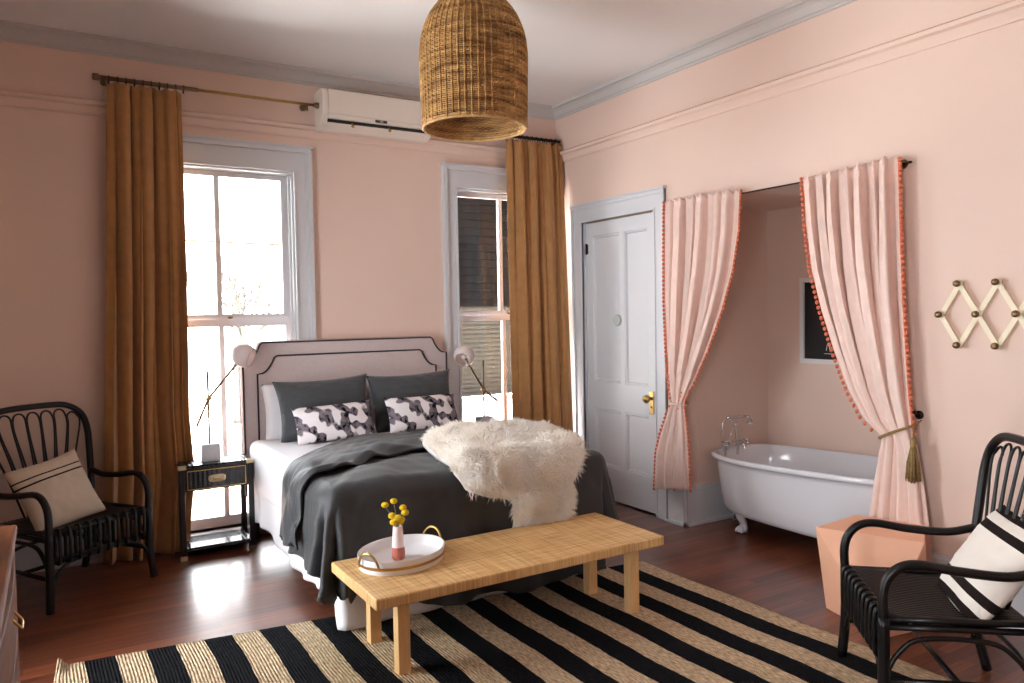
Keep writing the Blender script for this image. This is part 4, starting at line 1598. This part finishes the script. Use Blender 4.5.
# ------------------------------------------------------------------ faceted side table
sd = thing('side_table', 'faceted peach side table behind the right armchair', 'side table', (-.42, -3.18, 0))
bm = BM()
zt = .425
T_ = [V((-.56, -2.99)), V((-.385, -3.435)), V((-.0, -3.30)), V((-.19, -2.93))]
T_ = [V((-.555, -2.985, zt)), V((-.375, -3.43, zt)), V((-.10, -3.27, zt)), V((-.19, -2.96, zt))]
B_ = [V((-.475, -2.985, 0)), V((-.585, -3.355, 0)), V((-.28, -3.40, 0)), V((-.14, -3.10, 0))]
cc = V((-.42, -3.18, 0))
tv = [bm.verts.new(p - cc) for p in T_]
bv = [bm.verts.new(p - cc) for p in B_]
bm.faces.new(tv)
bm.faces.new(list(reversed(bv)))
for i in range(4):
    bm.faces.new((tv[i], tv[(i + 1) % 4], bv[(i + 1) % 4]))
    bm.faces.new((tv[i], bv[i], bv[(i + 1) % 4]))
o = obj('body', bm, M['peach'], sd, bevel=.004)

# ------------------------------------------------------------------ bathtub
tub = thing('bathtub', 'white clawfoot bathtub in the pink alcove', 'bathtub', (.42, -2.38, 0))
ty0, ty1 = -1.54, -3.14
TC = V((.42, -2.38, 0))
def tub_ring(inset, z, rise=True, n=64, low=0.0):
    """plan outline; left end squarish, right end round"""
    hx = .392 - inset * .85
    a0, a1 = ty0 - inset - low * .35, ty1 + inset + low * 1.3
    pts = []
    cy, hy_ = (a0 + a1) / 2, abs(a1 - a0) / 2
    for k in range(n):
        a = 2 * PI * k / n
        c_, s_ = math.cos(a), math.sin(a)
        e = .62 if s_ > 0 else .85
        x = hx * math.copysign(abs(c_) ** .62, c_)
        y = cy + hy_ * math.copysign(abs(s_) ** e, s_)
        zz = z
        if rise:
            t = (ty0 - y) / (ty0 - ty1)
            zz = z + .035 * smooth((t - .15) / .8)
        pts.append(V((TC.x + x, y, zz)) - TC)
    return pts
bm = BM()
zr = .505
prof = [(.125, .125, .10), (.088, .136, .04), (.070, .165, .03), (.056, .26, .02), (.044, .36, .01), (.036, .455, .0), (.032, zr - .012, 0),
        (.012, zr - .018, 0), (.0, zr - .010, 0), (-.004, zr, 0), (.0, zr + .012, 0), (.015, zr + .019, 0), (.035, zr + .015, 0), (.05, zr, 0),
        (.062, .40, .02), (.085, .25, .06), (.11, .18, .12), (.17, .155, .2)]
loft(bm, [tub_ring(i, z, z > .45, low=lo) for i, z, lo in prof], cap0=True, cap1=True)
obj('basin', bm, M['porcelain'], tub, sm=True)
for sx in (-1, 1):
    for yy in (-1.86, -2.86):
        bm = BM()
        f = spline([V((sx * .215, 0, .19)), V((sx * .245, 0, .15)), V((sx * .25, 0, .115)), V((sx * .225, 0, .075)), V((sx * .222, 0, .04)), V((sx * .235, 0, .02))], 4)
        rr_ = [.05 - .026 * smooth(i / (len(f) * .55)) + .008 * smooth((i - len(f) * .6) / 6) for i in range(len(f))]
        tube(bm, f, rr_, 12)
        ball(bm, (sx * .238, 0, .022), .026, 2, (1.1, 1, .8))
        for q in (-.02, 0, .02):
            tube(bm, spline([V((sx * .235, q * .6, .045)), V((sx * .262, q, .034)), V((sx * .272, q * 1.2, .012))], 4), [.009] * 8 + [.006], 7)
        bmesh.ops.translate(bm, verts=bm.verts, vec=V((0, yy - TC.y, 0)))
        obj('claw_foot', bm, M['porcelain'], tub, sm=True)
# telephone faucet at the left end
fx = thing('bath_faucet', 'chrome telephone shower faucet at the left end of the bathtub', 'faucet', (.33, -1.63, .525))
fx.scale = (.82, .82, .92)
def F(nm, fnb, m='chrome', par=None):
    bm = BM()
    fnb(bm)
    return obj(nm, bm, M[m], par or fx, sm=True)
def fb(bm):
    for y in (-.085, .085):
        pass
    tube(bm, [V((-.085, -.06, .055)), V((.085, -.06, .055))], .014, 10)
    for x in (-.075, .075):
        tube(bm, spline([V((x, -.01, -.05)), V((x, -.02, .02)), V((x, -.06, .055))], 4), .012, 10)
F('body', fb)
for x in (-.1, .1):
    def hb_(bm):
        tube(bm, [V((math.copysign(.085, x), -.06, .055)), V((x * 1.25, -.06, .055))], .011, 10)
        for a in range(4):
            an = a * PI / 2 + .4
            tube(bm, [V((x * 1.25, -.06, .055)), V((x * 1.25, -.06 + .03 * math.cos(an), .055 + .03 * math.sin(an)))], [.006, .008], 8)
        ball(bm, (x * 1.28, -.06, .055), .01, 2)
    F('cross_handle', hb_)
F('spout', lambda bm: tube(bm, spline([V((0, -.06, .055)), V((0, -.10, .06)), V((0, -.145, .05)), V((0, -.155, .02))], 5), .013, 10))
F('riser', lambda bm: tube(bm, spline([V((0, -.06, .06)), V((0, -.06, .14)), V((0, -.06, .20))], 4), .009, 10))
def cradle(bm):
    tube(bm, spline([V((-.05, -.06, .235)), V((-.03, -.06, .205)), V((0, -.06, .20)), V((.03, -.06, .205)), V((.05, -.06, .235))], 4), .007, 8)
F('cradle', cradle)
def hs(bm):
    tube(bm, [V((-.10, -.05, .25)), V((.0, -.07, .25)), V((.085, -.10, .255))], [.010, .012, .009], 10)
    tube(bm, spline([V((.085, -.10, .255)), V((.11, -.11, .25)), V((.12, -.115, .225))], 4), .009, 8)
    lathe(bm, [(.012, .02), (.034, .0), (.034, -.008), (0, -.008)], (.12, -.115, .205), 20)
F('hand_shower', hs)
def hose(bm):
    tube(bm, spline([V((-.10, -.05, .25)), V((-.135, -.04, .20)), V((-.14, -.03, .08)), V((-.11, -.03, .0)), V((-.06, -.05, .02)), V((-.03, -.06, .045))], 6), .006, 8)
F('hose', hose)
def arch(bm):
    tube(bm, spline([V((-.055, -.06, .06)), V((-.06, -.06, .12)), V((-.03, -.06, .17)), V((0, -.06, .185))], 6), .005, 8)
F('support', arch)
pp = thing('bath_pipes', 'metal supply and drain pipes under the left end of the bathtub', 'pipes', (.50, -1.68, 0))
for x in (-.09, .09):
    bm = BM()
    tube(bm, [V((x, .09, 0)), V((x, .09, .20)), V((x, .09, .44))], .009, 8)
    lathe(bm, [(0, .008), (.022, .006), (.024, 0), (0, 0)], (x, .09, 0), 16)
    obj('supply_pipe', bm, M['chrome'], pp, sm=True)
bm = BM()
tube(bm, spline([V((0.02, .09, .40)), V((0.02, .09, .12)), V((0.02, .05, .075)), V((0.04, -.05, .07)), V((.08, -.13, .10))], 5), .018, 10)
lathe(bm, [(0, .012), (.04, .008), (.042, 0), (0, 0)], (0.04, -.05, 0), 20)
tube(bm, [V((.04, -.05, 0)), V((.04, -.05, .07))], .018, 10)
obj('drain_pipe', bm, M['copper'], pp, sm=True)

# framed black picture on the alcove back wall
pc = thing('framed_picture', 'black picture in a thin white frame above the bathtub', 'picture', (AX, -2.14, 1.42))
fw, fhh = .31, .302
bm = BM()
for a, b_, c_, d_ in ((-fw, fw, -fhh, -fhh + .032), (-fw, fw, fhh - .032, fhh), (-fw, -fw + .032, -fhh + .032, fhh - .032), (fw - .032, fw, -fhh + .032, fhh - .032)):
    box(bm, -.028, -.001, a, b_, c_, d_)
obj('frame', bm, M['inkwhite'], pc, bevel=.002)
bm = BM()
box(bm, -.012, -.001, -fw + .03, fw - .03, -fhh + .03, fhh - .03)
ar = obj('artwork', bm, M['paper'], pc)
bm = BM()
for k in range(7):
    y = .10 - k * .022 + random.uniform(-.01, .01)
    z = -.225 + random.uniform(0, .03)
    tube(bm, [V((-.0125, y, z)), V((-.0125, y + random.uniform(-.03, .03), z + random.uniform(.02, .06)))], [.0035, .001], 4)
tube(bm, [V((-.0125, .12, -.23)), V((-.0125, -.06, -.232))], .0018, 4)
obj('sketch', bm, M['inkwhite'], ar)['label'] = 'small white sketch'

# ------------------------------------------------------------------ accordion peg rack
rk_ = thing('peg_rack', 'pale wooden accordion peg rack with brass knobs on the right wall', 'peg rack', (0, -3.305, 1.463))
dy, dz = .0865, .1475
nodes = {}
N2 = 7
for i in range(0, N2):
    # zig and zag slats: each spans two node columns
    for s in (-1, 1):
        pass
def slat(a, b_, x):
    bm = BM()
    a, b_ = V((x, a[0], a[1])), V((x, b_[0], b_[1]))
    d = (b_ - a).normalized()
    a, b_ = a - d * .014, b_ + d * .014
    obox(bm, (a + b_) / 2, d, (1, 0, 0), d.cross(V((1, 0, 0))), (b_ - a).length / 2, .004, .0125)
    return obj('slat', bm, M['hookwood'], rk_, bevel=.0015)
# first short arms to the leftmost peg, then full crossing slats
def nd(col, row):
    return (-col * dy, row * dz)
slat(nd(0, 0), nd(1, 1), -.018)
slat(nd(0, 0), nd(1, -1), -.028)
for c_ in range(1, 6, 2):
    slat(nd(c_, 1), nd(c_ + 2, -1), -.028)
    slat(nd(c_, -1), nd(c_ + 2, 1), -.018)
slat(nd(7, 1), nd(8, 0), -.028)
slat(nd(7, -1), nd(8, 0), -.018)
pegs = [nd(0, 0), nd(2, 0), nd(4, 0), nd(6, 0), nd(8, 0)] + [nd(c_, r_) for c_ in (1, 3, 5, 7) for r_ in (1, -1)]
for y, z in pegs:
    bm = BM()
    lathe(bm, [(0, 0), (.007, 0), (.007, -.032), (.014, -.038), (.0165, -.046), (.0155, -.055), (.008, -.060), (0, -.061)], (-.0, y, z), 16, 'x')
    obj('peg', bm, M['oldbrass'], rk_, sm=True)

# ------------------------------------------------------------------ wicker pendant
PC = V((-1.888, -2.0, 0))
zb = 2.44
pend = thing('pendant_lamp', 'brown wicker dome pendant hanging from the ceiling over the bed', 'pendant lamp', (PC.x, PC.y, ZC))
def rad(h):                       # h above the rim
    R = .262
    if h < .34:
        return R * (1 - .03 * (1 - h / .34)) + .004
    t = (h - .34) / .345
    return (R + .004) * math.sqrt(max(0.0, 1 - min(1, t) ** 2.15))
bm = BM()
NSK = 52
n = 104
for k in range(74):
    h_ = .006 + k * .0093
    R = rad(h_)
    if R < .05:
        break
    pts = []
    for j in range(n):
        a = 2 * PI * j / n
        w_ = .0035 * math.cos(NSK / 2 * 2 * a + (PI if k % 2 else 0) + 0.0)
        jit = .0016 * noise.noise(V((a * 3, k * 1.7, 0)))
        pts.append(V(((R + w_) * math.cos(a), (R + w_) * math.sin(a), zb - ZC + h_ + jit)))
    tube(bm, pts, .0049, 5, closed=True, flat=.55)
shade = obj('shade', bm, M['wicker'], pend, sm=True)
bm = BM()
for j in range(NSK):
    a = 2 * PI * (j + .5) / NSK
    pts = []
    for q in range(26):
        h_ = .0 + q * .69 / 25
        R = rad(h_)
        if R < .045:
            break
        pts.append(V(((R + .0035) * math.cos(a), (R + .0035) * math.sin(a), zb - ZC + h_)))
    tube(bm, pts, .0046, 5)
obj('stakes', bm, M['wicker'], shade, sm=True)
bm = BM()
for off, r_ in ((0, .008), (.012, .006)):
    R = rad(0)
    tube(bm, [V(((R + .003 * math.sin(30 * a)) * math.cos(a), (R + .003 * math.sin(30 * a)) * math.sin(a), zb - ZC + off)) for a in [2 * PI * q / 120 for q in range(120)]], r_, 7, closed=True)
for q in range(3):
    a = 2 * PI * q / 3 + .5
obj('rim', bm, M['wickerlight'], shade, sm=True)
bm = BM()
lathe(bm, [(.0, .70), (.055, .695), (.062, .685), (.055, .675), (0, .67)], (0, 0, zb - ZC), 20)
obj('cap', bm, M['bronze'], pend, sm=True)
bm = BM()
tube(bm, [V((0, 0, -.012)), V((0, 0, zb - ZC + .45))], .005, 8)
obj('cord', bm, M['bronze'], pend, sm=True)
bm = BM()
lathe(bm, [(0, -.03), (.03, -.028), (.06, -.012), (.062, 0), (0, 0)], (0, 0, 0), 24)
obj('ceiling_canopy', bm, M['bronze'], pend, sm=True)
bm = BM()
lathe(bm, [(0, .45), (.02, .445), (.022, .38), (0, .375)], (0, 0, zb - ZC), 14)
so = obj('socket', bm, M['bronze'], pend, sm=True)
bm = BM()
ball(bm, (0, 0, zb - ZC + .34), .04, 3, (1, 1, 1.15))
obj('bulb', bm, M['bulb'], pend, sm=True)

# ------------------------------------------------------------------ chest of drawers, sliver at the left edge
dx0, dx1, dyf, dyb, dh = XL + .035, -3.892, -3.3, -2.2, .79
ds = thing('chest_of_drawers', 'polished brown chest of drawers at the left edge of the room', 'chest of drawers', (dx0, dyb, 0))
bm = BM()
box(bm, 0, dx1 - dx0, dyf - dyb, 0, .08, dh - .03)
obj('case', bm, M['dresser'], ds, bevel=.006)
bm = BM()
box(bm, -.0, dx1 - dx0 + .02, dyf - dyb - .02, .01, dh - .03, dh)
obj('top', bm, M['dresser'], ds, bevel=.008)
for k in range(3):
    z0_ = .10 + k * .215
    bm = BM()
    bow = lambda y: .012 + .012 * math.sin(PI * y)
    rings = []
    for q in range(9):
        y = q / 8
        yy = -.03 - y * (dyb - dyf - .06)
        rings.append([V((dx1 - dx0, yy, z0_)), V((dx1 - dx0 + bow(y), yy, z0_ + .006)), V((dx1 - dx0 + bow(y), yy, z0_ + .19)), V((dx1 - dx0, yy, z0_ + .196))])
    loft(bm, rings, cap0=True, cap1=True)
    dr = obj('drawer', bm, M['dresser'], ds, bevel=.002)
    for yy in (-.55,):
        bm = BM()
        x = dx1 - dx0 + .02
        tube(bm, spline([V((x, yy - .04, z0_ + .12)), V((x + .022, yy - .035, z0_ + .09)), V((x + .024, yy, z0_ + .085)), V((x + .022, yy + .035, z0_ + .09)), V((x, yy + .04, z0_ + .12))], 4), .004, 7)
        obj('handle', bm, M['brass'], dr, sm=True)
for x in (.02, dx1 - dx0 - .05):
    for y in (-.05, dyf - dyb + .01):
        bm = BM()
        box(bm, x, x + .045, y, y + .04, 0, .08)
        obj('foot', bm, M['dresser'], ds, bevel=.004)

# ------------------------------------------------------------------ camera
S = 1.5 / 1.4
f, yaw, pitch, roll = 756.77, .5483, -.0358, -.0174
cam_d = bpy.data.cameras.new('camera')
cam = bpy.data.objects.new('camera', cam_d)
COL.objects.link(cam)
fwd = V((math.sin(yaw) * math.cos(pitch), math.cos(yaw) * math.cos(pitch), math.sin(pitch)))
rt = V((math.cos(yaw), -math.sin(yaw), 0))
up = rt.cross(fwd)
r2 = rt * math.cos(roll) + up * math.sin(roll)
u2 = -rt * math.sin(roll) + up * math.cos(roll)
mw = Matrix((tuple(r2) + (0,), tuple(u2) + (0,), tuple(-fwd) + (0,), (0, 0, 0, 1))).transposed()
cam.matrix_world = Matrix.Translation((-3.5014 * S, -5.0147 * S, 1.5)) @ mw
cam_d.sensor_width = 36
cam_d.lens = f / 1024 * 36
cam_d.clip_start = 0.02
scn.camera = cam

# ------------------------------------------------------------------ light: overcast daylight through the windows
w = bpy.data.worlds.new('overcast sky')
scn.world = w
w.use_nodes = True
bg = w.node_tree.nodes['Background']
bg.inputs[0].default_value = (0.93, 0.965, 1.0, 1)
bg.inputs[1].default_value = 11.5
sl = bpy.data.lights.new('sun', 'SUN')
sl.energy = 130
sl.angle = 0.02
sl.color = (1.0, 0.93, 0.82)
so_ = bpy.data.objects.new('sun', sl)
COL.objects.link(so_)
so_.rotation_euler = V((-.12, .05, -.99)).to_track_quat('-Z', 'Y').to_euler()
def portal(name, loc, rot, sx, sy):
    l = bpy.data.lights.new(name, 'AREA')
    l.shape = 'RECTANGLE'
    l.size, l.size_y = sx, sy
    l.cycles.is_portal = True
    o = bpy.data.objects.new(name, l)
    COL.objects.link(o)
    o.location = loc
    o.rotation_euler = rot
for a, b_, c_, d_ in (W1, W2):
    portal('window_daylight', ((a + b_) / 2, .23, (c_ + d_) / 2), (-PI / 2, 0, 0), b_ - a, d_ - c_)
for a, b_, c_, d_ in WL:
    portal('window_daylight', (XL - .23, (a + b_) / 2, (c_ + d_) / 2), (0, -PI / 2, 0), d_ - c_, b_ - a)
for a, b_, c_, d_ in WF:
    portal('window_daylight', ((a + b_) / 2, YF - .23, (c_ + d_) / 2), (PI / 2, 0, 0), b_ - a, d_ - c_)

scn.view_settings.view_transform = 'Standard'
scn.view_settings.look = 'None'
scn.view_settings.gamma = 1
scn.view_settings.use_curve_mapping = False
scn.view_settings.exposure = 0.5
scn.cycles.max_bounces = 10
scn.cycles.diffuse_bounces = 6
scn.cycles.transparent_max_bounces = 12
scn.cycles.sample_clamp_indirect = 8
scn.cycles.caustics_reflective = False
scn.cycles.caustics_refractive = False
scn.cycles.use_denoising = True
